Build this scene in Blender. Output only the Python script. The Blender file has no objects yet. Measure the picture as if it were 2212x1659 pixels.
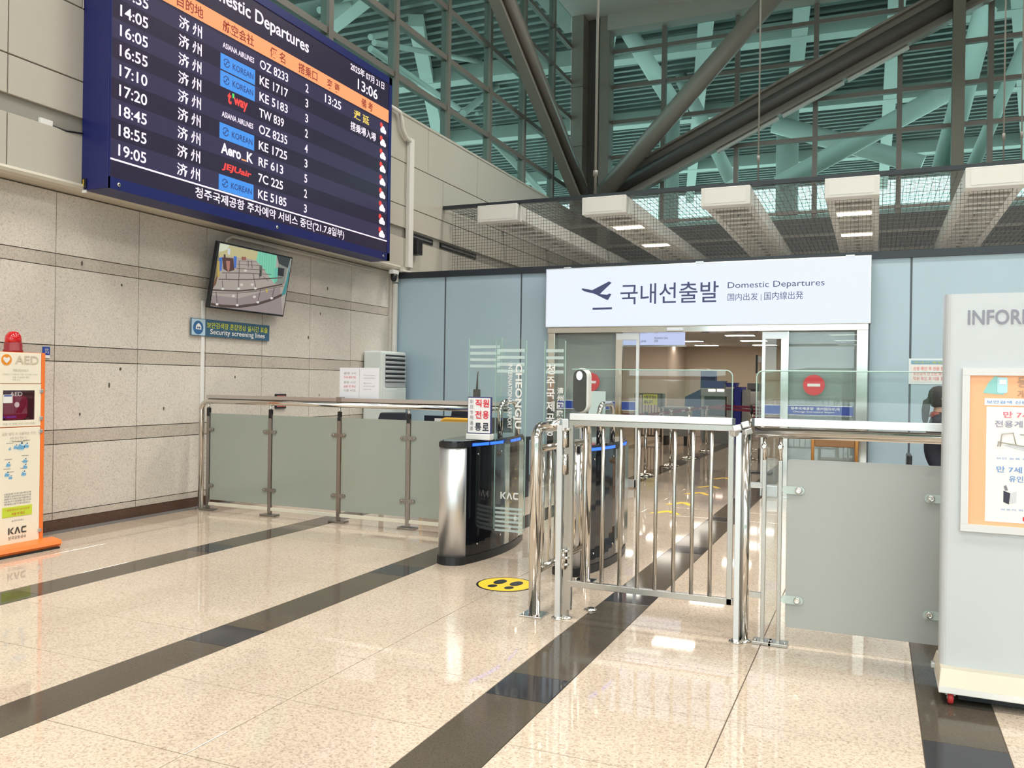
import bpy, bmesh, math, random
from mathutils import Vector, Matrix
random.seed(7)
sc = bpy.context.scene
COL = sc.collection

# ------------------------------------------------------------------ camera
F = 1810.67
YAW, PITCH, ROLL = [math.radians(a) for a in (-23.44322, -0.08458, 0.83212)]
CAM = Vector((0, 0, 1.4))
fwd = Vector((math.sin(YAW) * math.cos(PITCH), math.cos(YAW) * math.cos(PITCH), math.sin(PITCH)))
rgt = Vector((math.cos(YAW), -math.sin(YAW), 0))
upv = rgt.cross(fwd)
rgt, upv = rgt * math.cos(ROLL) + upv * math.sin(ROLL), -rgt * math.sin(ROLL) + upv * math.cos(ROLL)
cam = bpy.data.cameras.new('camera')
cam.sensor_fit = 'HORIZONTAL'
cam.sensor_width = 36.0
cam.lens = F / 2212 * 36.0
cam.clip_end = 1000
cam_o = bpy.data.objects.new('camera', cam)
COL.objects.link(cam_o)
cam_o.matrix_world = Matrix(((rgt.x, upv.x, -fwd.x, CAM.x), (rgt.y, upv.y, -fwd.y, CAM.y),
                             (rgt.z, upv.z, -fwd.z, CAM.z), (0, 0, 0, 1)))
sc.camera = cam_o

# ------------------------------------------------------------------ world, lamps, exposure
W = bpy.data.worlds.new('overcast_sky')
sc.world = W
W.use_nodes = True
bg = W.node_tree.nodes['Background']
bg.inputs[0].default_value = (0.90, 0.96, 1.0, 1)
bg.inputs[1].default_value = 3.4
UNSEEN_LAMPS = [(x, y) for y in (-9.0, -3.5, 2.0, 7.5, 13.0) for x in (-3.0, 2.5, 8.0)]  # unseen ceiling lamps; the far rows added to brighten the left wall
for x, y in UNSEEN_LAMPS:
    L = bpy.data.lights.new('unseen_hall_light', 'AREA')
    L.shape = 'RECTANGLE'
    L.size, L.size_y = 2.4, 1.2
    L.energy = 198
    L.color = (1.0, 0.95, 0.88)
    L.spread = math.radians(135)      # narrowed spread keeps the lamps out of the window reflections
    o = bpy.data.objects.new('unseen_hall_light', L)
    COL.objects.link(o)
    o.location = (x, y, 9.88)
sc.view_settings.view_transform = 'Standard'
sc.view_settings.look = 'None'
sc.view_settings.exposure = 0.12
sc.view_settings.gamma = 1
sc.view_settings.use_curve_mapping = False
sc.cycles.max_bounces = 6
sc.cycles.adaptive_threshold = 0.1
sc.cycles.diffuse_bounces = 3
sc.cycles.glossy_bounces = 4
sc.cycles.transmission_bounces = 4
sc.cycles.transparent_max_bounces = 12
sc.cycles.caustics_reflective = False
sc.cycles.caustics_refractive = False

# ------------------------------------------------------------------ pixel -> point on a real plane (survey helper)
def _ray(x, y):
    return fwd + rgt * ((x - 1106) / F) - upv * ((y - 829.5) / F)
def PX(x, y, X):
    d = _ray(x, y)
    return CAM + d * (X / d.x)
def PY(x, y, Y):
    d = _ray(x, y)
    return CAM + d * (Y / d.y)
def PG(x, y, z=0.0):
    d = _ray(x, y)
    return CAM + d * ((z - CAM.z) / d.z)
def proj(p):
    v = Vector(p) - CAM
    w = v.dot(fwd)
    if w < 0.1:
        return None
    return 1106 + F * v.dot(rgt) / w, 829.5 - F * v.dot(upv) / w

# ------------------------------------------------------------------ materials
MATS = {}
def mat(name, col=(.8, .8, .8), rough=.5, metal=0.0, emit=None, es=0.0, spec=.5, coat=0.0):
    if name in MATS:
        return MATS[name]
    m = bpy.data.materials.new(name)
    m.use_nodes = True
    b = m.node_tree.nodes['Principled BSDF']
    b.inputs['Base Color'].default_value = (*col, 1)
    b.inputs['Roughness'].default_value = rough
    b.inputs['Metallic'].default_value = metal
    b.inputs['Specular IOR Level'].default_value = spec
    b.inputs['Coat Weight'].default_value = coat
    if emit:
        b.inputs['Emission Color'].default_value = (*emit, 1)
        b.inputs['Emission Strength'].default_value = es
    MATS[name] = m
    return m
def s2l(r, g, b):
    f = lambda c: (c / 255 / 12.92) if c / 255 <= .04045 else ((c / 255 + .055) / 1.055) ** 2.4
    return (f(r), f(g), f(b))
def speckle(name, c1, c2, c3, scale, rough, bump=0.0, large=None, spec=.5):
    """granite: grain cells of three tones in world space, fine clouding over it"""
    m = mat(name, c1, rough, spec=spec)
    nt = m.node_tree
    b = nt.nodes['Principled BSDF']
    geo = nt.nodes.new('ShaderNodeNewGeometry')
    vo = nt.nodes.new('ShaderNodeTexVoronoi')
    vo.inputs['Scale'].default_value = scale
    nt.links.new(geo.outputs['Position'], vo.inputs['Vector'])
    no = nt.nodes.new('ShaderNodeTexNoise')
    no.inputs['Scale'].default_value = scale * .55
    no.inputs['Detail'].default_value = 3
    nt.links.new(geo.outputs['Position'], no.inputs['Vector'])
    r = nt.nodes.new('ShaderNodeValToRGB')
    e = r.color_ramp.elements
    e[0].position, e[0].color = .12, (*c3, 1)
    e[1].position, e[1].color = .62, (*c1, 1)
    k = e.new(.33)
    k.color = (*c2, 1)
    sep = nt.nodes.new('ShaderNodeSeparateColor')
    nt.links.new(vo.outputs['Color'], sep.inputs[0])
    mx = nt.nodes.new('ShaderNodeMath')
    mx.operation = 'MULTIPLY_ADD'
    mx.inputs[1].default_value = .55
    nt.links.new(sep.outputs[0], mx.inputs[0])
    m2 = nt.nodes.new('ShaderNodeMath')
    m2.operation = 'MULTIPLY_ADD'
    m2.inputs[1].default_value = .9
    m2.inputs[2].default_value = -.22
    nt.links.new(no.outputs[0], m2.inputs[0])
    nt.links.new(m2.outputs[0], mx.inputs[2])
    nt.links.new(mx.outputs[0], r.inputs[0])
    big = nt.nodes.new('ShaderNodeTexNoise')
    big.inputs['Scale'].default_value = large or 1.3
    big.inputs['Detail'].default_value = 4
    nt.links.new(geo.outputs['Position'], big.inputs['Vector'])
    mr = nt.nodes.new('ShaderNodeMapRange')
    mr.inputs[1].default_value, mr.inputs[2].default_value = .3, .7
    mr.inputs[3].default_value, mr.inputs[4].default_value = .90, 1.07
    nt.links.new(big.outputs[0], mr.inputs[0])
    mul = nt.nodes.new('ShaderNodeMix')
    mul.data_type = 'RGBA'
    mul.blend_type = 'MULTIPLY'
    mul.inputs[0].default_value = 1
    nt.links.new(r.outputs[0], mul.inputs[6])
    nt.links.new(mr.outputs[0], mul.inputs[7])
    nt.links.new(mul.outputs[2], b.inputs['Base Color'])
    if bump:
        bp = nt.nodes.new('ShaderNodeBump')
        bp.inputs['Strength'].default_value = bump
        bp.inputs['Distance'].default_value = .004
        nt.links.new(no.outputs[0], bp.inputs['Height'])
        nt.links.new(bp.outputs[0], b.inputs['Normal'])
    return m
def clear_glass(name, tint=(.95, .98, .97), refl=1.0, rough=0.0, ior=1.5):
    """thin sheet glass: tinted straight-through light plus a Fresnel mirror"""
    if name in MATS:
        return MATS[name]
    m = bpy.data.materials.new(name)
    m.use_nodes = True
    nt = m.node_tree
    nt.nodes.remove(nt.nodes['Principled BSDF'])
    out = nt.nodes['Material Output']
    tr = nt.nodes.new('ShaderNodeBsdfTransparent')
    tr.inputs[0].default_value = (*tint, 1)
    gl = nt.nodes.new('ShaderNodeBsdfGlossy')
    gl.inputs['Roughness'].default_value = rough
    gl.inputs[0].default_value = (refl, refl, refl, 1)
    fr = nt.nodes.new('ShaderNodeFresnel')
    geo = nt.nodes.new('ShaderNodeNewGeometry')      # same mirror share on both faces of the sheet
    io = nt.nodes.new('ShaderNodeMapRange')
    io.inputs[3].default_value, io.inputs[4].default_value = ior, 1 / ior
    nt.links.new(geo.outputs['Backfacing'], io.inputs[0])
    nt.links.new(io.outputs[0], fr.inputs[0])
    mx = nt.nodes.new('ShaderNodeMixShader')
    nt.links.new(fr.outputs[0], mx.inputs[0])
    nt.links.new(tr.outputs[0], mx.inputs[1])
    nt.links.new(gl.outputs[0], mx.inputs[2])
    nt.links.new(mx.outputs[0], out.inputs[0])
    MATS[name] = m
    return m
def frost_glass(name, col, thru=.1, rough=.25, spec=.5):
    """acid-etched or film-backed sheet: mostly diffuse, a little light straight through"""
    m = mat(name, col, rough, spec=spec)
    nt = m.node_tree
    b = nt.nodes['Principled BSDF']
    out = nt.nodes['Material Output']
    tr = nt.nodes.new('ShaderNodeBsdfTransparent')
    tr.inputs[0].default_value = (.9, 1, .95, 1)
    mx = nt.nodes.new('ShaderNodeMixShader')
    mx.inputs[0].default_value = thru
    nt.links.new(b.outputs[0], mx.inputs[1])
    nt.links.new(tr.outputs[0], mx.inputs[2])
    nt.links.new(mx.outputs[0], out.inputs[0])
    return m
def emis(name, col, s):
    m = mat(name, (0.02, 0.02, 0.02), .5, emit=col, es=s)
    if name.startswith(('led_', 'picture_', 'sign_ink')):
        m.cycles.emission_sampling = 'NONE'      # thousands of tiny glyph faces: no direct sampling needed
    return m
def brushed(name, col, rough, scale=(300, 300, 2)):
    m = mat(name, col, rough, 1.0)
    nt = m.node_tree
    b = nt.nodes['Principled BSDF']
    tc = nt.nodes.new('ShaderNodeTexCoord')
    mp = nt.nodes.new('ShaderNodeMapping')
    mp.inputs['Scale'].default_value = scale
    no = nt.nodes.new('ShaderNodeTexNoise')
    no.inputs['Scale'].default_value = 1
    mr = nt.nodes.new('ShaderNodeMapRange')
    mr.inputs[3].default_value, mr.inputs[4].default_value = rough * .92, rough * 1.12
    nt.links.new(tc.outputs['Object'], mp.inputs[0])
    nt.links.new(mp.outputs[0], no.inputs[0])
    nt.links.new(no.outputs[0], mr.inputs[0])
    nt.links.new(mr.outputs[0], b.inputs['Roughness'])
    return m

M_floor = speckle('floor_granite', (.575, .485, .39), (.475, .39, .305), (.33, .26, .20), 125, .045, large=.9)
M_stripe = speckle('floor_stripe_granite', (.085, .071, .054), (.07, .06, .046), (.052, .044, .034), 260, .09, spec=.13)
M_square = speckle('floor_accent_granite', (.034, .035, .04), (.028, .029, .033), (.02, .021, .024), 260, .06, spec=.22)
M_joint = mat('floor_joint', (.10, .075, .055), .8)
M_wall = speckle('wall_granite', (.70, .65, .585), (.62, .575, .51), (.47, .43, .375), 120, .5, .35, 1.1)
M_band = speckle('wall_granite_band', (.56, .505, .44), (.49, .44, .38), (.36, .32, .27), 110, .5, .4)
M_base = speckle('wall_base_stone', (.10, .052, .036), (.085, .045, .03), (.05, .03, .02), 120, .2)
M_beige = mat('beige_panel', (.50, .475, .415), .45)
M_beige_edge = mat('beige_ledge', (.60, .56, .47), .4)
M_recess = mat('recess_grey', (.30, .29, .255), .7)
M_mull = mat('mullion_grey', (.18, .166, .147), .45, .3)
M_steelgrey = mat('painted_steel_grey', (.215, .195, .17), .42)
M_tube = mat('painted_tube_grey', (.24, .225, .20), .38)
M_winglass = clear_glass('teal_window_glass', (.70, .90, .855), .45)
M_outglass = clear_glass('curtain_glass', (.92, .97, .96), .8)
M_whitesteel = mat('white_painted_steel', (.56, .58, .55), .45)
M_roofsheet = mat('roof_sheet', (.20, .215, .21), .5)
M_part = frost_glass('partition_glass', (.38, .50, .58), .0, .12, .5)
M_partframe = mat('partition_frame', (.022, .028, .035), .35)
M_chrome = mat('polished_steel', (.66, .64, .60), .11, 1.0)
M_steel = mat('stainless_steel', (.47, .45, .415), .27, 1.0)
M_alu = mat('satin_aluminium', (.72, .73, .74), .42, 1.0)
M_alulight = mat('light_aluminium_channel', (.82, .84, .85), .28, .55)
M_frost = frost_glass('frosted_fence_glass', (.365, .40, .355), .14, .16)
M_clear = clear_glass('clear_glass', (.93, .975, .96))
M_clear2 = clear_glass('acrylic_screen', (.95, .975, .97))
M_edge = mat('glass_edge', (.42, .62, .56), .15)
M_black = mat('black_plastic', (.012, .013, .016), .35)
M_blackgloss = mat('black_glass_panel', (.006, .007, .01), .06, coat=.3)
M_white = mat('white_paint', (.80, .80, .78), .4)
M_boxwhite = mat('fixture_white', (.74, .725, .68), .45)
M_blue = mat('board_blue', (.009, .014, .13), .35)
M_led_off = mat('led_screen', (.012, .008, .024), .35, emit=(.30, .16, .55), es=.035)
M_ledrow = mat('led_screen_row', (.012, .009, .026), .35, emit=(.30, .22, .62), es=.085)
M_ledw = emis('led_white', (1.0, .86, 1.0), 1.15)
M_ledo = emis('led_orange', (1.0, .34, .13), 1.05)
M_ledr = emis('led_red', (1.0, .05, .04), .9)
M_ledbrown = emis('led_dark_orange', (.48, .025, .0), .55)
M_ledb = emis('led_blue', (.05, .34, 1.0), .8)
M_lednavy = emis('led_navy', (.02, .06, .35), .5)
M_ledy = emis('led_yellow', (1.0, .72, .10), 1.0)
M_ledg = emis('led_green', (.1, .8, .15), .9)
M_ink = mat('navy_ink', (.03, .035, .06), .5)
M_grey_ink = mat('grey_ink', (.22, .22, .26), .5)
M_orange = mat('orange_plastic', (.87, .20, .035), .35)
M_cream = mat('cream_panel', (.86, .80, .66), .35)
M_red = mat('red_paint', (.62, .03, .045), .35)
M_yellow = mat('yellow_vinyl', (.85, .56, .03), .45)

# ------------------------------------------------------------------ mesh builder
class MB:
    def __init__(self):
        self.v, self.f, self.mi, self.sm = [], [], [], []
        self.mats = []
        self.cur = 0
        self.smooth = False
    def m(self, material):
        if material not in self.mats:
            self.mats.append(material)
        self.cur = self.mats.index(material)
        return self
    def face(self, idx, sm=None):
        self.f.append(idx)
        self.mi.append(self.cur)
        self.sm.append(self.smooth if sm is None else sm)
    def add(self, verts, faces, sm=None):
        n = len(self.v)
        self.v += [Vector(p) for p in verts]
        for f in faces:
            self.face([n + i for i in f], sm)
        return self
    def box(self, x0, x1, y0, y1, z0, z1):
        p = [(x, y, z) for z in (z0, z1) for y in (y0, y1) for x in (x0, x1)]
        return self.add(p, [(0, 2, 3, 1), (4, 5, 7, 6), (0, 1, 5, 4), (2, 6, 7, 3), (0, 4, 6, 2), (1, 3, 7, 5)], False)
    def bar(self, a, b, w, h, up=(0, 0, 1)):
        a, b = Vector(a), Vector(b)
        d = (b - a).normalized()
        s = d.cross(Vector(up))
        if s.length < 1e-4:
            s = d.cross(Vector((1, 0, 0)))
        s.normalize()
        t = s.cross(d)
        p = []
        for c in (a, b):
            for i, j in ((-1, -1), (1, -1), (1, 1), (-1, 1)):
                p.append(c + s * (w / 2 * i) + t * (h / 2 * j))
        return self.add(p, [(3, 2, 1, 0), (4, 5, 6, 7), (0, 1, 5, 4), (1, 2, 6, 5), (2, 3, 7, 6), (3, 0, 4, 7)], False)
    def tube(self, pts, r, n=12, cap=True, radii=None):
        pts = [Vector(p) for p in pts]
        base = len(self.v)
        ref = None
        for i, p in enumerate(pts):
            d = (pts[min(i + 1, len(pts) - 1)] - pts[max(i - 1, 0)]).normalized()
            if ref is None:
                ref = d.cross(Vector((0, 0, 1)))
                if ref.length < 1e-3:
                    ref = Vector((1, 0, 0))
            ref = (ref - d * ref.dot(d)).normalized()
            t = d.cross(ref)
            rr = radii[i] if radii else r
            for k in range(n):
                a = 2 * math.pi * k / n
                self.v.append(p + ref * (rr * math.cos(a)) + t * (rr * math.sin(a)))
        for i in range(len(pts) - 1):
            for k in range(n):
                a0, a1 = base + i * n + k, base + i * n + (k + 1) % n
                self.face([a0, a1, a1 + n, a0 + n], True)
        if cap:
            self.face([base + k for k in reversed(range(n))], False)
            self.face([base + (len(pts) - 1) * n + k for k in range(n)], False)
        return self
    def cyl(self, a, b, r, n=16):
        return self.tube([a, b], r, n)
    def lathe(self, c, prof, n=24, axis='z'):
        c = Vector(c)
        base = len(self.v)
        for r, h in prof:
            for k in range(n):
                a = 2 * math.pi * k / n
                q = (r * math.cos(a), r * math.sin(a), h)
                if axis == 'y':
                    q = (q[0], q[2], q[1])
                if axis == 'x':
                    q = (q[2], q[0], q[1])
                self.v.append(c + Vector(q))
        flip = axis == 'y'
        for i in range(len(prof) - 1):
            for k in range(n):
                a0, a1 = base + i * n + k, base + i * n + (k + 1) % n
                q = [a0, a1, a1 + n, a0 + n]
                self.face(q[::-1] if flip else q, True)
        t0 = [base + k for k in range(n)]
        t1 = [base + (len(prof) - 1) * n + k for k in range(n)]
        self.face(t0 if flip else t0[::-1], False)
        self.face(t1[::-1] if flip else t1, False)
        return self
    def prism(self, poly, o, u, v, depth):
        """polygon (u,v coords) extruded by depth along n = u x v, starting at o"""
        o, u, v = Vector(o), Vector(u), Vector(v)
        n = u.cross(v).normalized()
        k = len(poly)
        p = [o + u * a + v * b for a, b in poly] + [o + u * a + v * b + n * depth for a, b in poly]
        fs = [list(range(k))[::-1], list(range(k, 2 * k))]
        fs += [[i, (i + 1) % k, k + (i + 1) % k, k + i] for i in range(k)]
        return self.add(p, fs, False)
    def flat(self, poly, o, u, v, off=0.0):
        o, u, v = Vector(o), Vector(u), Vector(v)
        n = u.cross(v).normalized()
        return self.add([o + u * a + v * b + n * off for a, b in poly], [list(range(len(poly)))], False)
    def mesh(self, name, shift=None):
        me = bpy.data.meshes.new(name)
        s = shift or Vector((0, 0, 0))
        me.from_pydata([tuple(p - s) for p in self.v], [], self.f)
        for mm in self.mats:
            me.materials.append(mm)
        me.polygons.foreach_set('material_index', self.mi)
        me.polygons.foreach_set('use_smooth', self.sm)
        me.update()
        return me
    def build(self, name, material=None, parent=None, bev=0.0, segs=2):
        if material:
            if not self.mats:
                self.mats = [material]
        sh = wloc(parent) if parent else None
        ob = bpy.data.objects.new(name, self.mesh(name, sh))
        COL.objects.link(ob)
        if parent:
            ob.parent = parent
        if bev:
            b = ob.modifiers.new('edge_round', 'BEVEL')
            b.width = bev
            b.segments = segs
            b.limit_method = 'ANGLE'
        return ob
def wloc(o):
    v = Vector((0, 0, 0))
    while o:
        v = v + o.location
        o = o.parent
    return v
def rect(w, h, x=0, y=0):
    return [(x, y), (x + w, y), (x + w, y + h), (x, y + h)]
def rrect(w, h, r, x=0, y=0, n=5):
    p = []
    for cx, cy, a0 in ((x + w - r, y + r, -90), (x + w - r, y + h - r, 0), (x + r, y + h - r, 90), (x + r, y + r, 180)):
        for i in range(n + 1):
            a = math.radians(a0 + 90 * i / n)
            p.append((cx + r * math.cos(a), cy + r * math.sin(a)))
    return p
def disc(r, x=0, y=0, n=28, ry=None):
    return [(x + r * math.cos(2 * math.pi * i / n), y + (ry or r) * math.sin(2 * math.pi * i / n)) for i in range(n)]
def arc(c, r, a0, a1, n, u, v):
    c, u, v = Vector(c), Vector(u), Vector(v)
    return [c + u * (r * math.cos(math.radians(a0 + (a1 - a0) * i / n))) + v * (r * math.sin(math.radians(a0 + (a1 - a0) * i / n))) for i in range(n + 1)]
def B(*a):
    return MB().box(*a)

# ------------------------------------------------------------------ tagging
def tag(o, label=None, cat=None, group=None, kind=None):
    if label: o['label'] = label
    if cat: o['category'] = cat
    if group: o['group'] = group
    if kind: o['kind'] = kind
    return o
def thing(name, label, cat, loc=(0, 0, 0), group=None):
    o = bpy.data.objects.new(name, None)
    COL.objects.link(o)
    o.location = loc
    o.empty_display_size = .2
    return tag(o, label, cat, group)
def dup(root, loc, rotz=0, label=None):
    r = root.copy()
    COL.objects.link(r)
    r.location = loc
    r.rotation_euler = (0, 0, rotz)
    if label:
        r['label'] = label
    for ch in list(root.children):
        c = ch.copy()
        COL.objects.link(c)
        c.parent = r
        for g in ch.children:
            d = g.copy()
            COL.objects.link(d)
            d.parent = c
    return r
AX, AY, AZ = Vector((1, 0, 0)), Vector((0, 1, 0)), Vector((0, 0, 1))

# ------------------------------------------------------------------ lettering
_tx = {}
_TC = bpy.data.curves.new('lettering_source', 'FONT')      # one text curve, reused for every line of print
_TC.resolution_u = 3
_TO = bpy.data.objects.new('lettering_source', _TC)
def _glyphs(body, bold, lh=1.0):
    k = (body, bold, lh)
    if k in _tx:
        return _tx[k]
    c, o = _TC, _TO
    c.body = body
    c.offset = bold
    c.space_line = lh
    me = o.to_mesh()
    vs = [v.co.copy() for v in me.vertices]
    fs = [tuple(p.vertices) for p in me.polygons]
    o.to_mesh_clear()
    x0, x1 = min(v.x for v in vs), max(v.x for v in vs)
    y0, y1 = min(v.y for v in vs), max(v.y for v in vs)
    _tx[k] = (vs, fs, x0, y0, x1 - x0, y1 - y0)
    return _tx[k]
def put_text(mb, body, o, u, v, w=None, h=None, bold=0.0, off=.003, align='l', slant=0.0, lh=1.0):
    vs, fs, x0, y0, W0, H0 = _glyphs(body, bold, lh)
    o, u, v = Vector(o), Vector(u), Vector(v)
    n = u.cross(v).normalized()
    sx = w / W0 if w else h / H0
    sy = h / H0 if h else sx
    dx = {'l': 0, 'c': -W0 * sx / 2, 'r': -W0 * sx}[align]
    mb.add([o + u * ((p.x - x0) * sx + dx + slant * (p.y - y0) * sy) + v * ((p.y - y0) * sy) + n * off for p in vs], fs, False)
    return mb
def text(parent, body, o, u, v, w=None, h=None, material=None, bold=0.0, off=.003, align='l', name='lettering', slant=0.0, lh=1.0):
    ls = body.split('\n')
    if len(ls) > 1:
        lw = max(len(q) for q in ls)
        hh = h / (len(ls) * 1.35 - .35)
        for i, q in enumerate(ls):
            text(parent, q, Vector(o) + Vector(v) * (hh * 1.35 * (len(ls) - 1 - i)), u, v, w * len(q) / lw, hh, material, bold, off, align, name)
        return
    mb = MB()
    put_text(mb, body, o, u, v, w, h, bold, off, align, slant, lh)
    return mb.build(name, material, parent)

# ================================================================== SETTING
# ---- floor
XW = -6.78          # granite wall face
XU = -6.63          # upper beige wall face
YP = 11.05          # glass partition
YB = 19.3           # rear window plane
floor = tag(B(-7.2, 20, -14, 24.5, -.30, -.004).build('floor', M_joint), kind='structure')
S0, PER, SW, TW = -5.17, 1.787, .30, .7435
R0, RP = 2.384, .597
J = .0045
_tm = {}
def tile_mesh(w, d, m, nm):
    k = (round(w, 4), round(d, 4), m.name)
    if k not in _tm:
        mb = MB().m(m)
        e = .0015
        p = [(0, 0, -.004), (w, 0, -.004), (w, d, -.004), (0, d, -.004), (0, 0, -e), (w, 0, -e), (w, d, -e), (0, d, -e),
             (e, e, 0), (w - e, e, 0), (w - e, d - e, 0), (e, d - e, 0)]
        fs = [(8, 9, 10, 11)]
        for a in (0, 4):
            fs += [(a, a + 1, a + 5, a + 4), (a + 1, a + 2, a + 6, a + 5), (a + 2, a + 3, a + 7, a + 6), (a + 3, a, a + 4, a + 7)]
        mb.add(p, fs)
        _tm[k] = mb.mesh(nm)
    return _tm[k]
def in_view(x0, x1, y0, y1):
    for x in (x0, (x0 + x1) / 2, x1):
        for y in (y0, (y0 + y1) / 2, y1):
            q = proj((x, y, 0))
            if q and -60 < q[0] < 2272 and 0 < q[1] < 1720:
                return True
    return False
tiles = []
for k in range(-1, 13):
    s = S0 + PER * k
    for c in (0, 1):
        x0 = s + SW + TW * c
        for j in range(-27, 37):
            y0 = R0 + RP * j
            tiles.append((x0 + J / 2, x0 + TW - J / 2, y0 + J / 2, y0 + RP - J / 2, M_floor, 'floor_tile'))
    if k >= 0:
        for q in range(-9, 12):
            y0 = 3.43 + PER * q
            tiles.append((s + .001, s + SW - .001, y0 + .001, y0 + .299, M_square, 'accent_tile'))
            tiles.append((s + .001, s + SW - .001, y0 + .301, y0 + PER - .001, M_stripe, 'stripe_tile'))
far = MB()
near = [t for t in tiles if in_view(*t[:4]) and t[2] < 11.2 and t[0] < 2.2]
near.sort(key=lambda t: t[2])
keep, cnt = set(), {}
for t in near:
    cnt[t[5]] = cnt.get(t[5], 0) + 1
    if cnt[t[5]] <= 290:
        keep.add(t)
for t in tiles:
    x0, x1, y0, y1, m, nm = t
    if t in keep:
        ob = bpy.data.objects.new(nm, tile_mesh(x1 - x0, y1 - y0, m, nm))
        COL.objects.link(ob)
        ob.parent = floor
        ob.location = (x0, y0, 0)
    else:
        far.m(m)
        far.add([(x0, y0, 0), (x1, y0, 0), (x1, y1, 0), (x0, y1, 0)], [(0, 1, 2, 3)])
tag(far.build('floor_tile_field', None, floor), kind='stuff')
B(-6.79, -6.66, 0.2, YP, -.004, .004).build('floor_channel', mat('channel_grey', (.33, .33, .33), .4, .6), floor)

# ---- granite wall on the left
wl = tag(B(-7.2, XW - .02, -14, YP, 0, 3.09).build('wall_left', mat('wall_backing', (.20, .175, .145), .9)), kind='structure')
seams = [5.28 + .925 * i for i in range(-6, 7)]
seams[-1] = 10.90
rows = [(.10, .167, M_band), (.167, .785, M_wall), (.785, .913, M_band), (.913, 1.535, M_wall), (1.535, 1.679, M_band),
        (1.679, 2.388, M_wall), (2.388, 2.505, M_band), (2.505, 3.06, M_wall)]
g = .004
for i in range(len(seams) - 1):
    for z0, z1, m in rows:
        y0, y1 = seams[i], seams[i + 1]
        MB().box(XW - .02, XW + random.uniform(-.0015, .001), y0 + g, y1 - g, z0 + g, z1 - g).build(
            'granite_band' if m is M_band else 'granite_slab', m, wl)
B(XW - .02, XW + .03, 10.905, YP - .02, 0.1, 3.06).build('granite_pilaster', M_wall, wl)
B(XW - .02, XW, -14, seams[0] - g, .1, 3.06).build('granite_field', M_wall, wl)
holes = MB()
for y, z in ((5.87, 1.32), (6.0, 1.48), (5.55, 1.05), (6.55, 1.08), (7.6, 1.42), (9.2, 1.2), (9.2, 2.28), (8.95, 1.95), (5.55, 2.45), (6.0, 2.3), (9.35, 2.63)):
    holes.prism(disc(random.uniform(.007, .013), n=10, ry=random.uniform(.012, .028)), (XW + .001, y, z), AY, AZ, .0015)
tag(holes.build('drill_mark', mat('drill_hole', (.10, .085, .07), .9), wl), kind='stuff')
tag(B(XW - .02, XW + .012, -14, YP - .02, 0, .10).build('baseboard_left', M_base), kind='structure')

# ---- beige upper wall
wu = tag(B(-7.2, XU - .03, -14, YB, 3.09, 5.44).build('wall_upper_left', M_recess), kind='structure')
def panel_row(z0, z1, ys, m=M_beige):
    for a, b in zip(ys, ys[1:]):
        MB().box(XU - .03, XU, a + .006, b - .006, z0 + .006, z1 - .006).build('wall_panel', m, wu, .003, 1)
ys1 = [-14, -6, 0, 2.35, 4.70, 7.2, 9.65, 11.06, 12.3, 14.18, 15.9, 17.6, YB]
ys2 = [-14, -6, 0, 2.9, 5.4, 7.9, 10.2, 11.78, 13.59, 15.38, 17.2, YB]
panel_row(4.73, 5.46, ys2)
panel_row(4.07, 4.73, ys1)
panel_row(3.735, 4.07, ys1)
panel_row(3.14, 3.59, ys1)
for a, b in ((11.3, 12.0), (12.25, 13.6)):
    mb = MB()
    mb.m(M_black).box(XU - .03, XU - .012, a, b, 3.615, 3.71)
    mb.m(mat('vent_slot_grey', (.16, .15, .17), .5)).box(XU - .03, XU - .006, a + .05, b - .05, 3.648, 3.668)
    mb.build('slot_vent', None, wu)
led = MB()
led.prism([(-.19, 0), (0, 0), (.035, .018), (.045, .045), (.03, .07), (0, .075), (-.19, .075)], (XU, YB if False else 10.92, 3.07), AX, AZ, 25.0)
tag(led.build('trim_1', M_beige_edge), kind='structure')
tag(B(XU - .12, XU + .02, 10.92, YB, 3.06, 3.14).build('trim_2', M_beige), kind='structure')
tag(B(-7.1, XU + .01, -14, YB, 5.44, 5.475).build('trim_3', M_beige), kind='structure')

# ---- left clerestory window
def window(name, verts, hors, plane, a0, a1, b0, b1, horizontal):
    """horizontal = 'y' (plane of constant X) or 'x' (plane of constant Y)"""
    w = thing(name, None, None)
    w['kind'] = 'structure'
    def bx(u0, u1, d0, d1, z0, z1):
        return B(plane + d0, plane + d1, u0, u1, z0, z1) if horizontal == 'y' else B(u0, u1, plane + d0, plane + d1, z0, z1)
    for q in verts:
        bx(q - .05, q + .05, -.09 if horizontal == 'y' else -.05, .05 if horizontal == 'y' else .09, b0, b1).build('mullion', M_mull, w)
    for z in hors:
        t = bx(a0, a1, -.07 if horizontal == 'y' else -.03, .03 if horizontal == 'y' else .07, z - .045, z + .045)
        t.build('transom', M_mull, w)
    vv = sorted([a0] + verts + [a1])
    hh = sorted([b0] + hors + [b1])
    for i in range(len(vv) - 1):
        for k in range(len(hh) - 1):
            if vv[i + 1] - vv[i] > .1 and hh[k + 1] - hh[k] > .1:
                bx(vv[i], vv[i + 1], -.006, .006, hh[k], hh[k + 1]).build('pane', M_winglass, w)
    return w
window('window_1', [9.22 - 1.67 * i for i in range(1, 7)] + [9.22 + 1.67 * i for i in range(0, 6)], [6.02, 6.86, 7.70, 8.54, 9.38],
       XU - .10, -2, 18.75, 5.47, 10.1, 'y')
window('window_2', [-4.62, -2.95, -1.28, .38, 2.04, 3.7, 5.37, 7.0], [5.93, 6.80, 7.64, 8.48, 9.32], YB, -5.9, 8.7, 5.06, 10.1, 'x')
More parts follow.
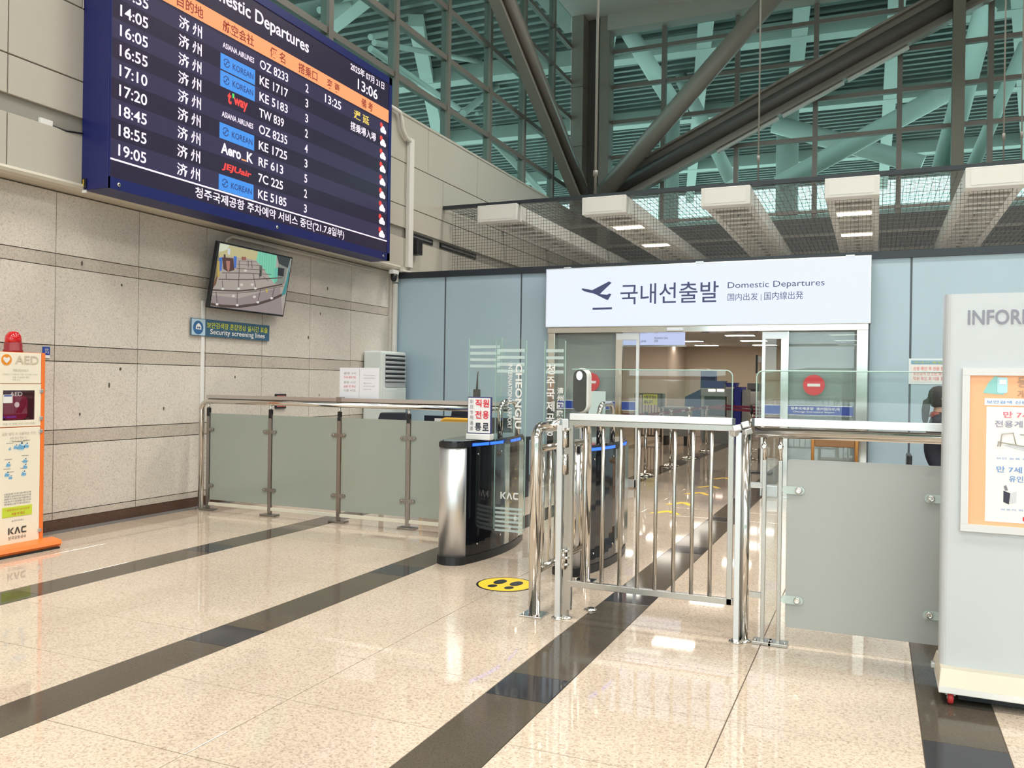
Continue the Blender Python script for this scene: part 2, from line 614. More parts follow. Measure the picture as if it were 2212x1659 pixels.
# rear wall under the window, hall ceiling, side wall, curtain wall behind the viewer
tag(B(-7.2, 20, YB - .05, YB + .25, 2.8, 5.06).build('wall_back_upper', mat('dark_wall', (.045, .05, .06), .6)), kind='structure')
tag(B(8.7, 20, YB - .05, YB + .25, 5.06, 10.1).build('wall_back_side', M_steelgrey), kind='structure')
ceil = tag(B(-7.2, 20.2, -14.2, YB + .3, 10.1, 10.4).build('ceiling', mat('hall_ceiling', (.55, .54, .52), .8)), kind='structure')
tag(B(-5.9, 8.7, YB - .35, YB + .05, 9.72, 10.1).build('trim_4', mat('head_beam', (.34, .33, .30), .6)), kind='structure')
tag(B(20, 20.2, -14, YB, 0, 10.1).build('wall_right', mat('hall_side_wall', (.60, .58, .53), .6)), kind='structure')
cw = thing('window_3', None, None)
cw['kind'] = 'structure'
for i in range(10):
    x = -6.6 + i * 2.95
    B(x - .09, x + .09, -14.1, -13.8, 0, 10.1).build('mullion', M_mull, cw)
for z in (.15, 1.6, 3.1, 4.6, 6.1, 7.6, 9.1):
    B(-6.9, 20, -14.05, -13.9, z - .05, z + .05).build('transom', M_mull, cw)
B(-6.9, 20, -13.99, -13.98, 0, 10.1).build('pane', M_outglass, cw)
for x, y in UNSEEN_LAMPS:
    t = thing('unseen_ceiling_lamp', 'rectangular warm white panel lamp in the hall ceiling, unseen and added for light', 'lamp', (x, y, 9.9), 'unseen panel lamps in the hall ceiling')
    MB().box(x - 1.26, x + 1.26, y - .66, y + .66, 9.93, 10.1).build('housing', M_boxwhite, t)

# ---- outdoors
grd = tag(B(-160, 160, -160, 160, -.6, -.31).build('ground', mat('apron_concrete', (.62, .62, .60), .9)), kind='structure')
hb = MB()
for i in range(14):
    x0, x1 = -130 + 20 * i, -110 + 20 * i
    h0, h1 = 5 + 2 * math.sin(i * .9) + 1.2 * math.sin(i * 2.3), 5 + 2 * math.sin((i + 1) * .9) + 1.2 * math.sin((i + 1) * 2.3)
    hb.add([(x0, -95, -.4), (x1, -95, -.4), (x1, -125, h1), (x0, -125, h0), (x1, -150, -.4), (x0, -150, -.4)], [(3, 2, 1, 0), (3, 5, 4, 2)], True)
tag(hb.build('hills', mat('wooded_hill', (.10, .16, .10), .9)), kind='structure')

rf = thing('canopy_roof', 'large steel canopy roof of ribbed sheet seen through the high windows', 'roof', (0, 30, 11.4))
B(-22, 24, YB + .6, 46, 12.0, 12.15).build('roof_sheet', M_roofsheet, rf)
B(-22, -7.6, -10, YB + .6, 12.0, 12.15).build('roof_sheet', M_roofsheet, rf)
rb = MB()
y = YB + .9
while y < 46:
    rb.box(-22, 24, y, y + .16, 11.86, 12.0)
    y += .46
y = -10
while y < YB:
    rb.box(-22, -7.6, y, y + .16, 11.86, 12.0)
    y += .46
tag(rb.build('roof_rib', M_roofsheet, rf), kind='stuff')
def beam(a, b, w, h, nm='roof_beam', m=None):
    return MB().bar(a, b, w, h).build(nm, m or M_whitesteel, rf)
def strut(a, b, r):
    return MB().tube([a, b], r, 14).build('roof_strut', M_whitesteel, rf)
# beams across the sheet, as far as they show over the sill
for y in (24.5, 31, 38.5):
    beam((-22, y, 11.62), (24, y + 2, 11.62), .5, .5)
for xa, xb in ((-15.5, -6.2), (-9.5, -3.8), (-4.5, -1.6), (.2, .4), (6.5, 2.6), (11, 5.2), (-24, -12)):
    beam((xb, 20.5, 11.55), (xa, 46, 11.55), .42, .34)
for ya, yb in ((2, 6), (9, 13), (16, 20)):
    beam((-7.8, ya, 11.55), (-21.5, yb + 4, 11.55), .42, .34)
for a, b, Y0, Y1, r in (((1680, 400), (2065, 188), 25, 25, .26), ((1672, 268), (1992, 356), 30, 30, .3), ((2128, 20), (2035, 372), 22.5, 22.5, .26),
                        ((2215, 95), (2096, 372), 24, 24, .16), ((1470, 165), (1580, 392), 28, 28, .22), ((1340, 40), (1470, 250), 23.5, 23.5, .24)):
    strut(PY(*a, Y0), PY(*b, Y1), r)
for x in (1445, 1700):
    p = PY(x, 380, 31)
    strut((p.x, 31, -.3), (p.x, 31, 11.6), .38)
for a, b, X0, r in (((800, 105), (990, 235), -11, .13), ((808, 92), (1120, 148), -12, .13), ((1000, 245), (1120, 150), -12.5, .2), ((1055, 292), (1190, 436), -12, .2),
                    ((690, 22), (905, -20), -13, .14), ((800, 80), (1065, 30), -13, .14), ((1030, 246), (1150, 222), -14, .12), ((1150, 30), (1240, 8), -14, .14), ((1205, 60), (1130, 130), -12, .16)):
    strut(PX(*a, X0), PX(*b, X0), r * .6)
for yq in (10.5, 16.5, 23):
    strut((-15, yq, -.3), (-15, yq, 11.6), .4)
for z, y0, y1 in ((9.3, 0, 40), (7.6, 8, 40), (6.6, 10, 40)):
    beam((-24, y0, z), (-24, y1, z), .3, .3)
for z in (7.4, 8.6, 9.8):
    beam((-30, 44, z), (20, 44, z), .35, .3)

# ---- steel column and braces at the corner
col = thing('corner_column', 'dark grey clad steel column between the two high window walls', 'column', (-6.3, 19.1, 2.8))
B(-6.72, -6.42, 18.75, 19.4, 2.8, 10.1).build('column_flange', M_steelgrey, col, .01)
B(-6.10, -5.86, 19.0, 19.4, 2.8, 10.1).build('column_flange', M_steelgrey, col, .01)
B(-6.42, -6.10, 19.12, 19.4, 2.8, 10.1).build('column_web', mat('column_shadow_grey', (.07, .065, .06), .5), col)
for z in (5.6, 7.0, 8.4):
    B(-6.725, -6.415, 18.745, 19.0, z, z + .012).build('cladding_joint', M_black, col)
def to_ceiling(lo, hi, z=9.85):
    return lo + (hi - lo) * ((z - lo.z) / (hi.z - lo.z))
br = thing('steel_brace', 'wide dark grey sloping brace in front of the left high window', 'beam', (-6.3, 18.7, 4.8))
a, b = PX(1066, -30, -6.35), PX(1250, 424, -6.35)
a = to_ceiling(b, a, 9.9)
MB().bar(a, b, .10, .60, (0, .85, .5)).build('brace_web', M_steelgrey, br)
dd = (b - a).normalized()
nn = dd.cross(AX).normalized()
for s in (-1, 1):
    MB().bar(a + nn * (.28 * s) + AX * .08, b + nn * (.28 * s) + AX * .08, .18, .07, nn).build('brace_flange', M_steelgrey, br)
MB().tube([a + nn * -.12 + AX * .12, b + nn * -.12 + AX * .12], .10, 12).build('brace_rail', M_tube, br)
br2 = thing('steel_brace', 'thick dark grey diagonal beam with light strip crossing the rear high window', 'beam', (-5.5, 18.9, 4.9))
a, b = PY(1320, 418, 19.0), PY(2130, -32, 19.0)
b0 = b
b = to_ceiling(a, b, 9.9)
dd = (b - a).normalized()
nn = AY.cross(dd).normalized()
MB().bar(a, b, .12, .66, nn).build('brace_web', M_steelgrey, br2)
MB().tube([a - AY * .1, b - AY * .1], .15, 16).build('brace_rail', mat('brace_rail_dark', (.10, .095, .09), .38), br2)
for s in (-1, 1):
    MB().bar(a + nn * (.31 * s) - AY * .08, b + nn * (.31 * s) - AY * .08, .22, .05, nn).build('brace_flange', M_steelgrey, br2)
for i, (t0, t1) in enumerate(((.30, .47), (.48, .64), (.65, .80))):
    p, q = a + (b0 - a) * t0, a + (b0 - a) * t1
    lo = nn * (-.375) if nn.z > 0 else nn * .375
    MB().bar(p + lo - AY * .05, q + lo - AY * .05, .10, .06, nn).build('edge_strip', M_whitesteel, br2)
br3 = thing('steel_tube_brace', 'round grey steel tube rising from the corner column foot', 'beam', (-5.7, 18.6, 4.8))
a, b = PY(1296, 425, 18.55), PY(1690, -30, 17.6)
MB().tube([a, to_ceiling(a, b)], .20, 20).build('tube', M_tube, br3)
p = a + (b - a) * .86
MB().bar(p - AZ * .22, p - AZ * .30, .12, .14).build('lug', M_tube, br3)
pc = thing('steel_post', 'olive grey square post standing in the rear high window', 'post', (1.41, 18.6, 4.4))
B(1.30, 1.52, 18.50, 18.72, 4.4, 9.5).build('post', mat('olive_grey', (.14, .135, .105), .45), pc)
B(1.30, 3.0, 18.50, 18.72, 9.3, 9.5).build('post_arm', mat('olive_grey'), pc)

# ---- wire net with five long light boxes
net = thing('wire_net', 'horizontal wire mesh net stretched above the glass partition', 'net', (-1.5, 12.3, 4.2))
B(-6.62, 6.2, 12.28, 12.36, 4.254, 4.31).build('edge_beam', M_partframe, net)
for y in (14.7, 17.0, 19.2):
    B(-6.62, 6.2, y, y + .05, 4.28, 4.33).build('net_rail', M_mull, net)
wn = MB()
x = -6.6
while x < 6.2:
    wn.box(x, x + .006, 12.36, 19.25, 4.288, 4.294)
    x += .09
y = 12.37
while y < 19.25:
    wn.box(-6.6, 6.2, y, y + .006, 4.282, 4.288)
    y += .09
x = -6.6            # the net also hangs down to the partition, behind the ends of the light boxes
while x < 6.2:
    wn.box(x, x + .0042, 12.60, 12.6042, 3.0, 4.285)
    x += .05
z = 3.02
while z < 4.28:
    wn.box(-6.6, 6.2, 12.5958, 12.60, z, z + .0042)
    z += .05
tag(wn.build('wire_mesh', mat('net_wire', (.13, .125, .115), .5, .5), net), kind='stuff')
FX = [(-5.60, False), (-3.82, True), (-2.01, False), (-.33, True), (1.37, False)]
FXL = ['leftmost unlit white light box under the wire net', 'second light box from the left, with two glowing lamps, above the departures sign',
       'unlit white light box between the two glowing ones', 'light box with two glowing lamps above the right end of the departures sign',
       'rightmost unlit white light box under the wire net']
for (x, lit), lb in zip(FX, FXL):
    t = thing('light_box', lb, 'light fixture', (x, 12.2, 3.98), 'long light boxes')
    w = .345
    MB().box(x - w, x + w, 12.2, 12.42, 3.985, 4.25).build('end_box', M_boxwhite, t, .008)
    B(x - w + .06, x + w - .06, 12.194, 12.2, 4.02, 4.215).build('end_panel', mat('fixture_panel', (.78, .765, .72), .45), t)
    for s in (-1, 1):
        xa, xb = (x - w, x - w + .10) if s < 0 else (x + w - .10, x + w)
        B(xa, xb, 12.42, 19.1, 4.02, 4.24).build('side_channel', M_boxwhite, t)
    B(x - w + .10, x + w - .10, 12.42, 19.1, 4.19, 4.24).build('top_plate', mat('fixture_inner', (.30, .29, .27), .6), t)
    y, k = 12.62, 0
    while y < 19:
        B(x - w + .10, x + w - .10, y, y + .16, 4.03, 4.09).build('louvre', M_boxwhite, t)
        B(x - .03, x + .03, y + .16, y + .36, 4.03, 4.09).build('divider', mat('fixture_inner'), t)
        if lit and k in (2, 7):
            B(x - w + .11, x + w - .11, y + .17, y + .37, 4.02, 4.07).build('lamp', emis('warm_lamp', (1, .80, .55), 9), t)
        y += .38
        k += 1
for i, (px, py, r, lb) in enumerate(((1289, 200, .022, 'pale hanging rod in front of the corner column'), (1640, 230, .012, 'thin hanging wire in front of the diagonal beam'), (2170, 180, .010, 'thin hanging wire left of another at the right edge'), (2209, 180, .010, 'thin hanging wire at the right edge of the rear window'))):
    p = PY(px, py, 12.4)
    t = thing('hanger_rod', lb, 'rod', (p.x, 12.4, 4.3), 'rods holding the wire net')
    MB().cyl((p.x, 12.4, 4.3), (p.x, 12.4, 10.1), r, 10).build('rod', M_tube, t)
    MB().cyl((p.x, 12.4, 4.62), (p.x, 12.4, 4.70), r * 1.8, 10).build('coupling', M_tube, t)

# ---- glass partition
wb = thing('wall_back', None, None)
wb['kind'] = 'structure'
for a, b in ((XW, -5.894), (-5.894, -4.667), (-4.667, -4.2), (-.086, .374), (.374, 1.62), (1.62, 2.87), (2.87, 4.1), (4.1, 5.4), (5.4, 8.0)):
    B(a + .012, b - .012, YP, YP + .03, .10, 2.96).build('glass_panel', M_part, wb)
    B(b - .014, b + .014, YP + .004, YP + .03, .10, 2.96).build('seam_strip', mat('seam_dark', (.07, .085, .10), .4), wb)
B(XW, 8.0, YP - .03, YP + .08, 2.96, 3.05).build('top_beam', M_partframe, wb)
B(-4.2, -.086, YP, YP + .06, 2.15, 2.96).build('glass_panel', M_part, wb)
for a, b in ((XW, -4.2), (-.086, 8.0)):
    B(a, b, YP - .015, YP + .05, 0, .10).build('plinth', mat('plinth_grey', (.14, .15, .155), .4), wb)

# ================================================================== sliding door
dr = thing('door_1', None, None, (-2.1, YP, 0))
dr['kind'] = 'structure'
B(-4.2, -.086, 10.90, YP + .12, 2.095, 2.19).build('header', M_chrome, dr, .004)
B(-4.2, -4.10, 10.93, YP + .08, 0, 2.10).build('jamb', M_chrome, dr, .004)
B(-.216, -.086, 10.93, YP + .08, 0, 2.10).build('jamb', M_chrome, dr, .004)
B(-.090, -.070, 10.92, YP + .08, 0, 2.17).build('jamb_edge', mat('seam_dark'), dr)
M_doorback = frost_glass('door_side_glass', (.44, .47, .465), .15, .08)
B(-4.10, -3.17, YP + .02, YP + .035, .1, 2.10).build('side_glass', M_doorback, dr)
B(-1.08, -.216, YP + .02, YP + .035, .1, 2.10).build('side_glass', M_doorback, dr)
for x0, x1, st in ((-4.08, -2.93, 1), (-1.30, -.24, -1)):
    leaf = B(x0, x1, 10.985, 10.995, .02, 2.08).build('leaf', clear_glass('door_leaf_glass', (.92, .95, .945)), dr)
    xa = x1 if st > 0 else x0
    B(xa - .02, xa + .02, 10.97, 11.01, .02, 2.09).build('leaf_edge', M_alulight, leaf)
    B(xa - st * .30, xa - st * .21, 10.96, 11.02, .02, 2.09).build('leaf_stile', M_chrome, leaf)
    B(x0, x1, 10.97, 11.01, .02, .12).build('bottom_rail', M_alu, leaf)
    B(xa - st * .29, xa + st * .01, 10.955, 11.03, 2.0, 2.09).build('clamp', M_alu, leaf)
    # blue band, no-entry disc, notice
    B(x0 + .02, x1 - .02 if st > 0 else x1, 10.981, 10.984, 1.055, 1.165).build('band', mat('band_blue', (.015, .05, .30), .4), leaf)
    for z in (1.05, 1.165):
        B(x0 + .02, x1 - .02, 10.981, 10.984, z, z + .006).build('band_edge', M_white, leaf)
for cx in (PY(1276, 822, 10.98).x, PY(1758, 829, 10.98).x):
    leaf = dr
    d = MB().prism(disc(.128), (cx, 10.983, 1.425), AX, AZ, .003).build('no_entry_disc', M_red, leaf)
    MB().prism(rect(.15, .034), (cx - .075, 10.979, 1.408), AX, AZ, .003).build('no_entry_bar', M_white, d)
p = PY(1272, 845, 10.98)
B(p.x, p.x + .24, 10.980, 10.983, .83, 1.30).build('paper_notice', mat('pale_cyan_paper', (.66, .80, .80), .6), dr)
x0 = PY(1708, 880, 10.98).x
text(dr, '청주국제공항', (x0, 10.980, 1.115), AX, AZ, .27, .036, M_white, .01)
text(dr, '清州国际机场', (x0 + .30, 10.980, 1.115), AX, AZ, .27, .036, M_white)
text(dr, 'Cheongju International Airport', (x0 + .03, 10.980, 1.078), AX, AZ, .48, .026, M_white)
text(dr, '청주국제공항', (-3.42, 10.980, 1.10), AX, AZ, .22, .036, M_white)
B(-1.26, -.60, 10.9, 11.06, 0, .02).build('threshold', M_chrome, dr)
B(-1.24, -1.10, 10.90, 11.05, .02, .16).build('foot_block', M_alu, dr, .006)
MB().box(-2.52, -2.30, 10.86, 10.90, 2.105, 2.15).build('sensor', M_alu, dr, .005)

# ---- departures lightbox sign
sg = thing('departures_sign', 'wide glowing white lightbox sign above the sliding door', 'sign', (-2.14, 10.9, 2.17))
SX0, SX1, SZ0, SZ1, SY = -4.22, -.062, 2.17, 2.985, 10.85
B(SX0, SX1, SY + .01, YP - .002, SZ0, SZ1).build('case', M_alu, sg, .004)
mlb = emis('lightbox_face', (.76, .82, 1.0), .98)
B(SX0 + .015, SX1 - .015, SY, SY + .012, SZ0 + .015, SZ1 - .015).build('light_face', mlb, sg)
SC = emis('sign_ink', (.05, .08, .22), .55)
def on_sign(px0, py0, px1, py1):
    a, b = PY(px0, py1, SY), PY(px1, py0, SY)
    return a, b.x - a.x, b.z - a.z
def sign_text(body, px0, px1, ytop, ybot, bold=0):
    a = PY(px0, ybot, SY)
    text(sg, body, (a.x, SY, a.z), AX, AZ, PY(px1, ybot, SY).x - a.x, PY(px0, ytop, SY).z - a.z, SC, bold, .004)
sign_text('국내선출발', 1340, 1552, 614, 658, .005)
sign_text('Domestic Departures', 1572, 1781, 610, 627)
sign_text('国内出发', 1572, 1637, 634, 650)
sign_text('国内線出発', 1651, 1735, 631, 648)
a = PY(1643.5, 650, SY)
MB().flat(rect(.006, .085), (a.x, SY, a.z), AX, AZ, .004).build('divider_line', SC, sg)
def sp_(x, y):
    q = PY(x, y, SY)
    return (q.x, q.z)
z8 = lambda x, y: sp_(1150 + x / 2.765, 540 + y / 2.765)
MB().flat([z8(*q) for q in [(294, 236), (300, 229), (358, 240), (458, 188), (474, 196), (415, 252), (405, 263), (446, 268), (460, 260), (473, 264), (452, 299), (440, 296), (372, 262), (310, 247)]][::-1], (0, SY, 0), AX, AZ, .004).build('pictogram_plane', SC, sg)
MB().flat([z8(*q) for q in [(360, 346), (476, 342), (476, 354), (360, 358)]][::-1], (0, SY, 0), AX, AZ, .004).build('pictogram_line', SC, sg)
for x in (-3.9, -2.1, -.3):
    B(x - .05, x + .05, SY - .004, SY + .06, SZ1 - .01, SZ1 + .012).build('clip', M_alu, sg)

# ================================================================== DEPARTURE BOARD
XB = -6.30
bd = thing('departure_board', 'big blue framed LED flight board on the left wall', 'display board', (-6.45, 7.76, 3.09))
BY0, BY1, BZ0, BZ1 = 5.41, 10.12, 3.085, 5.645
B(XU, XB, BY0, BY1, BZ0, BZ1).build('case', M_blue, bd, .006)
B(XB, XB + .012, BY0 + .005, BY1 - .005, BZ0, BZ0 + .105).build('bezel', M_blue, bd)
B(XB, XB + .012, BY0 + .005, BY1 - .005, BZ1 - .10, BZ1).build('bezel', M_blue, bd)
B(XB, XB + .012, BY0 + .005, BY0 + .015, BZ0, BZ1).build('bezel', M_blue, bd)
B(XB, XB + .012, BY1 - .075, BY1 - .005, BZ0, BZ1).build('bezel', M_blue, bd)
SY0, SY1 = BY0 + .015, BY1 - .075
XS = XB + .004
B(XB, XS, SY0, SY1, BZ0 + .105, BZ1 - .10).build('screen', M_led_off, bd)
for r in range(0, 9, 2):
    z = 4.89 - .18 * r
    MB().flat(rect(SY1 - SY0, .178, 0, 0), (XS, SY0, z - .089), AY, AZ, .0008).build('row_band', M_ledrow, bd)
MB().flat(rect(SY1 - SY0, .175), (XS, SY0, 5.005), AY, AZ, .001).build('heading_band', M_ledo, bd)
MB().flat(rect(SY1 - SY0, .016), (XS, SY0, 3.345), AY, AZ, .001).build('rule', M_ledw, bd)
def bt(s, y0, w, z, h, m=M_ledw, bold=.012, slant=0, align='l'):
    return text(bd, s, (XS, y0, z - h / 2), AY, AZ, w, h, m, bold, .002, align, slant=slant)
bt('Domestic Departures', 6.42, 1.82, 5.365, .19, bold=.015)
bt('2025年 07月 21日', 9.11, .81, 5.475, .105, bold=.015)
bt('13:06', 9.28, .475, 5.30, .14, bold=.012)
for s, a, b in (('時刻', 5.52, 5.80), ('目的地', 6.175, 6.525), ('航空会社', 6.80, 7.28), ('便 名', 7.545, 7.81), ('搭乗口', 8.05, 8.415), ('変 更', 8.61, 8.88), ('備 考', 9.37, 9.645)):
    bt(s, a, b - a, 5.09, .12, M_ledbrown, .016)
flights = [('13:55', 'A', 'OZ 8233', '2'), ('14:05', 'K', 'KE 1717', '3'), ('16:05', 'K', 'KE 5183', '3'), ('16:55', 'T', 'TW 839', '2'), ('17:10', 'A', 'OZ 8235', '4'),
           ('17:20', 'K', 'KE 1725', '3'), ('18:45', 'R', 'RF 613', '5'), ('18:55', 'J', '7C 225', '2'), ('19:05', 'K', 'KE 5185', '3')]
for r, (tm, al, fl, gt) in enumerate(flights):
    z = 4.89 - .18 * r
    bt(tm, 5.515, .315, z, .105)
    bt('济 州', 6.205, .305, z, .125, bold=.012)
    bt(fl, 7.38, .065 * len(fl) + .03, z, .10)
    bt(gt, 8.19, .055, z, .10)
    if al == 'K':
        q = MB().flat(rect(.53, .165), (XS, 6.775, z - .085), AY, AZ, .0015).build('airline_plate', M_ledb, bd)
        mb = MB()
        put_text(mb, 'KOREAN', (XS, 6.955, z - .035), AY, AZ, .32, .065, .012, .003)
        for a0 in (20, 200):
            c = Vector((XS + .003, 6.865, z))
            for i in range(10):
                a1, a2 = math.radians(a0 + 15 * i), math.radians(a0 + 15 * (i + 1))
                pp = [c + AY * (rr * math.cos(t)) + AZ * (rr * math.sin(t)) for rr, t in ((.036, a1), (.046, a1), (.046, a2), (.036, a2))]
                mb.add(pp, [(0, 1, 2, 3)])
            s = 1 if a0 == 20 else -1
            for i in range(6):
                a1, a2 = math.radians(a0 + 30 * i), math.radians(a0 + 30 * (i + 1))
                cc = c + AY * (.021 * s)
                pp = [cc + AY * (rr * math.cos(t)) + AZ * (rr * math.sin(t)) for rr, t in ((.015, a1), (.024, a1), (.024, a2), (.015, a2))]
                mb.add(pp, [(0, 1, 2, 3)])
        mb.build('lettering', M_lednavy, q)
    elif al == 'A':
        bt('ASIANA AIRLINES', 6.805, .48, z - .005, .058)
    elif al == 'T':
        bt("t", 6.885, .06, z + .01, .125, M_ledr, .04)
        bt("'", 6.955, .03, z + .05, .05, M_ledg, .04)
        bt("way", 6.975, .22, z - .012, .11, M_ledr, .04)
    elif al == 'R':
        bt('Aero', 6.80, .30, z, .115, M_ledw, .03)
        bt('K', 7.19, .10, z + .002, .11, M_ledw, .03)
        MB().flat(rect(.075, .016), (XS, 7.108, z - .055), AY, AZ, .002).build('airline_mark', M_ledo, bd)
    else:
        bt('JEJUair', 6.815, .44, z - .01, .085, M_ledr, .035, .25)
    # weather symbol
    mb = MB().m(M_ledr)
    cy, cz = 9.865, z + .035
    sun = []
    for i in range(16):
        rr = .045 if i % 2 else .028
        sun.append((cy + rr * math.cos(i * math.pi / 8), cz + rr * math.sin(i * math.pi / 8)))
    mb.flat(sun, (XS, 0, 0), AY, AZ, .0015)
    mb.m(M_ledw)
    for dy, dz, rr in ((-.03, -.02, .032), (.012, .0, .046), (.055, -.022, .032)):
        mb.flat(disc(rr, 9.90 + dy, z - .015 + dz, 14), (XS, 0, 0), AY, AZ, .002 + .0002 * rr)
    mb.flat(rect(.115, .035, 9.855, z - .065), (XS, 0, 0), AY, AZ, .0022)
    mb.build('weather_symbol', None, bd)
bt('13:25', 8.575, .34, 4.89, .105)
bt('遅 延', 9.20, .36, 4.885, .115, M_ledy)
bt('搭乗場入場', 9.13, .60, 4.71, .115)
bt("청주국제공항 주차예약 서비스 중단('21.7.8일부)", 6.45, 2.57, 3.265, .125, M_ledw, .012)
for y in (5.52, 7.7, 9.95):
    MB().lathe((XB + .012, y, 3.135), [(.02, 0), (.02, .006), (.012, .01)], 14, 'x').build('bolt', M_chrome, bd)
B(XU + .02, XU + .07, BY0 - .012, BY0, 3.10, 3.19).build('switch_box', M_black, bd)
B(XU + .02, XU + .07, BY0 - .010, BY0, 3.06, 3.085).build('white_tag', M_white, bd)
B(XU + .036, XU + .044, BY0 - .014, BY0 - .011, 3.12, 3.18).build('yellow_mark', M_yellow, bd)
B(XU - .03, XU - .005, 5.0, 5.12, 3.55, 3.63).build('junction_box', M_white, wu)
MB().tube([(XU - .01, 5.12, 3.59), (XU, 5.25, 3.58), (XU + .01, 5.41, 3.60)], .008, 8).build('junction_cable', M_black, wu)

# ---- wall monitor with the camera picture
tv = thing('wall_monitor', 'tilted black television showing a queue of belt barriers, on the granite wall', 'television', (-6.65, 7.66, 2.15))
TO = Vector((-6.655, 7.035, 2.165))
TU = AY.copy()
TV = (Vector((-6.525, 7.035, 2.885)) - TO)
TH = TV.length
TV = TV.normalized()
TN = TU.cross(TV).normalized()
TW_ = 1.255
mb = MB().prism(rect(TW_, TH), TO - TN * .05, TU, TV, .05)
mb.build('case', M_black, tv, .006)
scr = MB()
so = TO + TN * .002
def tvp(x, y):          # a spot of the picture, read off at 4.148 px per photo px
    d = _ray(400 + x / 4.148, 500 + y / 4.148)
    q = CAM + d * ((so - CAM).dot(TN) / d.dot(TN)) - so
    return (min(max(q.dot(TU), .02), TW_ - .02), min(max(q.dot(TV), .022), TH - .018))
def S(poly, col, k=0, es=.8):
    scr.m(emis('picture_%02x%02x%02x' % col, s2l(*col), es)).flat([tvp(*q) for q in poly][::-1], so, TU, TV, .0002 * k)
def SL(pts, th, col, k):
    for (x0, y0), (x1, y1) in zip(pts, pts[1:]):
        if abs(x1 - x0) > abs(y1 - y0):
            S([(x0, y0), (x1, y1), (x1, y1 + th), (x0, y0 + th)], col, k)
        else:
            S([(x0, y0), (x0 + th, y0), (x1 + th, y1), (x1, y1)], col, k)
def SD(x, y, r, col, k):
    S([(x + r * math.cos(i * .628), y + r * .8 * math.sin(i * .628)) for i in range(10)], col, k)
scr.m(emis('picture_floor', s2l(172, 162, 152), .8)).flat(rect(TW_ - .04, TH - .04, .02, .022), so, TU, TV, 0)
S([(180, 560), (480, 600), (850, 500), (880, 780), (160, 680)], (150, 136, 136), 1)
S([(262, 95), (660, 165), (640, 262), (560, 242), (440, 232), (330, 222), (250, 300), (240, 220)], (196, 186, 138), 1)
S([(262, 95), (400, 118), (372, 165), (300, 185), (255, 150)], (214, 220, 196), 2)
S([(250, 150), (300, 190), (312, 340), (210, 440), (225, 300)], (136, 126, 92), 3)
S([(380, 150), (405, 155), (400, 210), (382, 205)], (206, 214, 220), 3)
S([(330, 232), (432, 240), (440, 345), (385, 362), (340, 335)], (82, 54, 50), 4)
S([(303, 235), (332, 232), (326, 350), (305, 356)], (62, 112, 196), 5)
S([(435, 220), (462, 225), (456, 325), (438, 328)], (62, 112, 196), 5)
S([(366, 262), (402, 266), (398, 330), (388, 372), (372, 330)], (176, 122, 108), 5)
S([(345, 205), (360, 205), (362, 236), (346, 236)], (60, 40, 40), 5)
S([(288, 265), (312, 268), (306, 412), (288, 404)], (190, 162, 72), 5)
S([(212, 440), (300, 366), (276, 470), (206, 500)], (112, 76, 52), 4)
S([(224, 392), (256, 378), (252, 412), (224, 424)], (222, 218, 206), 5)
S([(505, 225), (545, 228), (545, 258), (505, 256)], (150, 90, 76), 4)
S([(655, 168), (822, 205), (802, 470), (765, 425), (700, 330), (636, 262)], (124, 206, 174), 2)
for i in range(7):
    SL([(672 + 20 * i, 185 + 5 * i), (666 + 20 * i, 285 + 22 * i)], 3, (92, 172, 146), 3)
S([(822, 205), (945, 232), (920, 330), (838, 288)], (50, 58, 60), 3)
S([(838, 288), (915, 325), (890, 470), (805, 470)], (128, 134, 126), 3)
S([(832, 322), (888, 332), (882, 404), (828, 396)], (34, 34, 40), 4)
S([(800, 330), (832, 320), (826, 440), (796, 470)], (104, 188, 168), 4)
S([(945, 232), (905, 440), (860, 580), (900, 560), (945, 420)], (58, 136, 138), 4)
for pts, th, c in (([(470, 262), (640, 270)], 3, 96), ([(466, 292), (690, 304)], 4, 92), ([(458, 330), (720, 342)], 5, 88), ([(330, 368), (560, 370), (770, 382)], 6, 86), ([(300, 424), (560, 428), (870, 410)], 9, 84),
                   ([(206, 510), (330, 522), (480, 526), (640, 512), (872, 466)], 14, 78), ([(200, 538), (330, 548), (480, 548), (640, 532), (880, 486)], 6, 96), ([(184, 632), (330, 656), (480, 662), (640, 640), (770, 600), (866, 556)], 24, 76)):
    SL(pts, th, (c, c - 16, c - 22), 6)
for x0, y0, x1, y1 in ((330, 440, 334, 520), (478, 400, 474, 515), (606, 380, 630, 512), (272, 540, 284, 652), (462, 545, 462, 664), (672, 520, 646, 636), (796, 505, 772, 602), (482, 262, 478, 400), (560, 260, 562, 320), (590, 262, 596, 330), (660, 380, 664, 430), (365, 380, 365, 430), (700, 400, 745, 440)):
    SL([(x0, y0), (x1, y1)], 6, (84, 76, 72), 7)
for x, y in ((478, 512), (628, 510), (285, 652), (465, 660), (650, 634), (774, 598), (336, 514)):
    SD(x, y, 13, (226, 224, 220), 8)
for x, y in ((226, 592), (432, 578), (600, 476), (505, 478), (540, 350), (620, 585)):
    SD(x, y, 15, (214, 206, 196), 2)
S([(664, 308), (690, 310), (686, 404), (666, 400)], (92, 96, 88), 8)
S([(668, 345), (680, 345), (676, 404), (668, 402)], (40, 40, 46), 9)
S([(720, 516), (734, 520), (740, 545), (728, 548)], (206, 180, 60), 8)
scr.build('screen_picture', None, tv)
MB().tube([(-6.72, 7.35, 2.86), (-6.70, 7.35, 2.96), (-6.68, 7.40, 3.0), (-6.70, 10.4, 3.0)], .018, 10).build('cable_pipe', M_beige_edge, tv)
B(XW, -6.66, 7.5, 7.8, 2.4, 2.6).build('wall_bracket', M_black, tv)

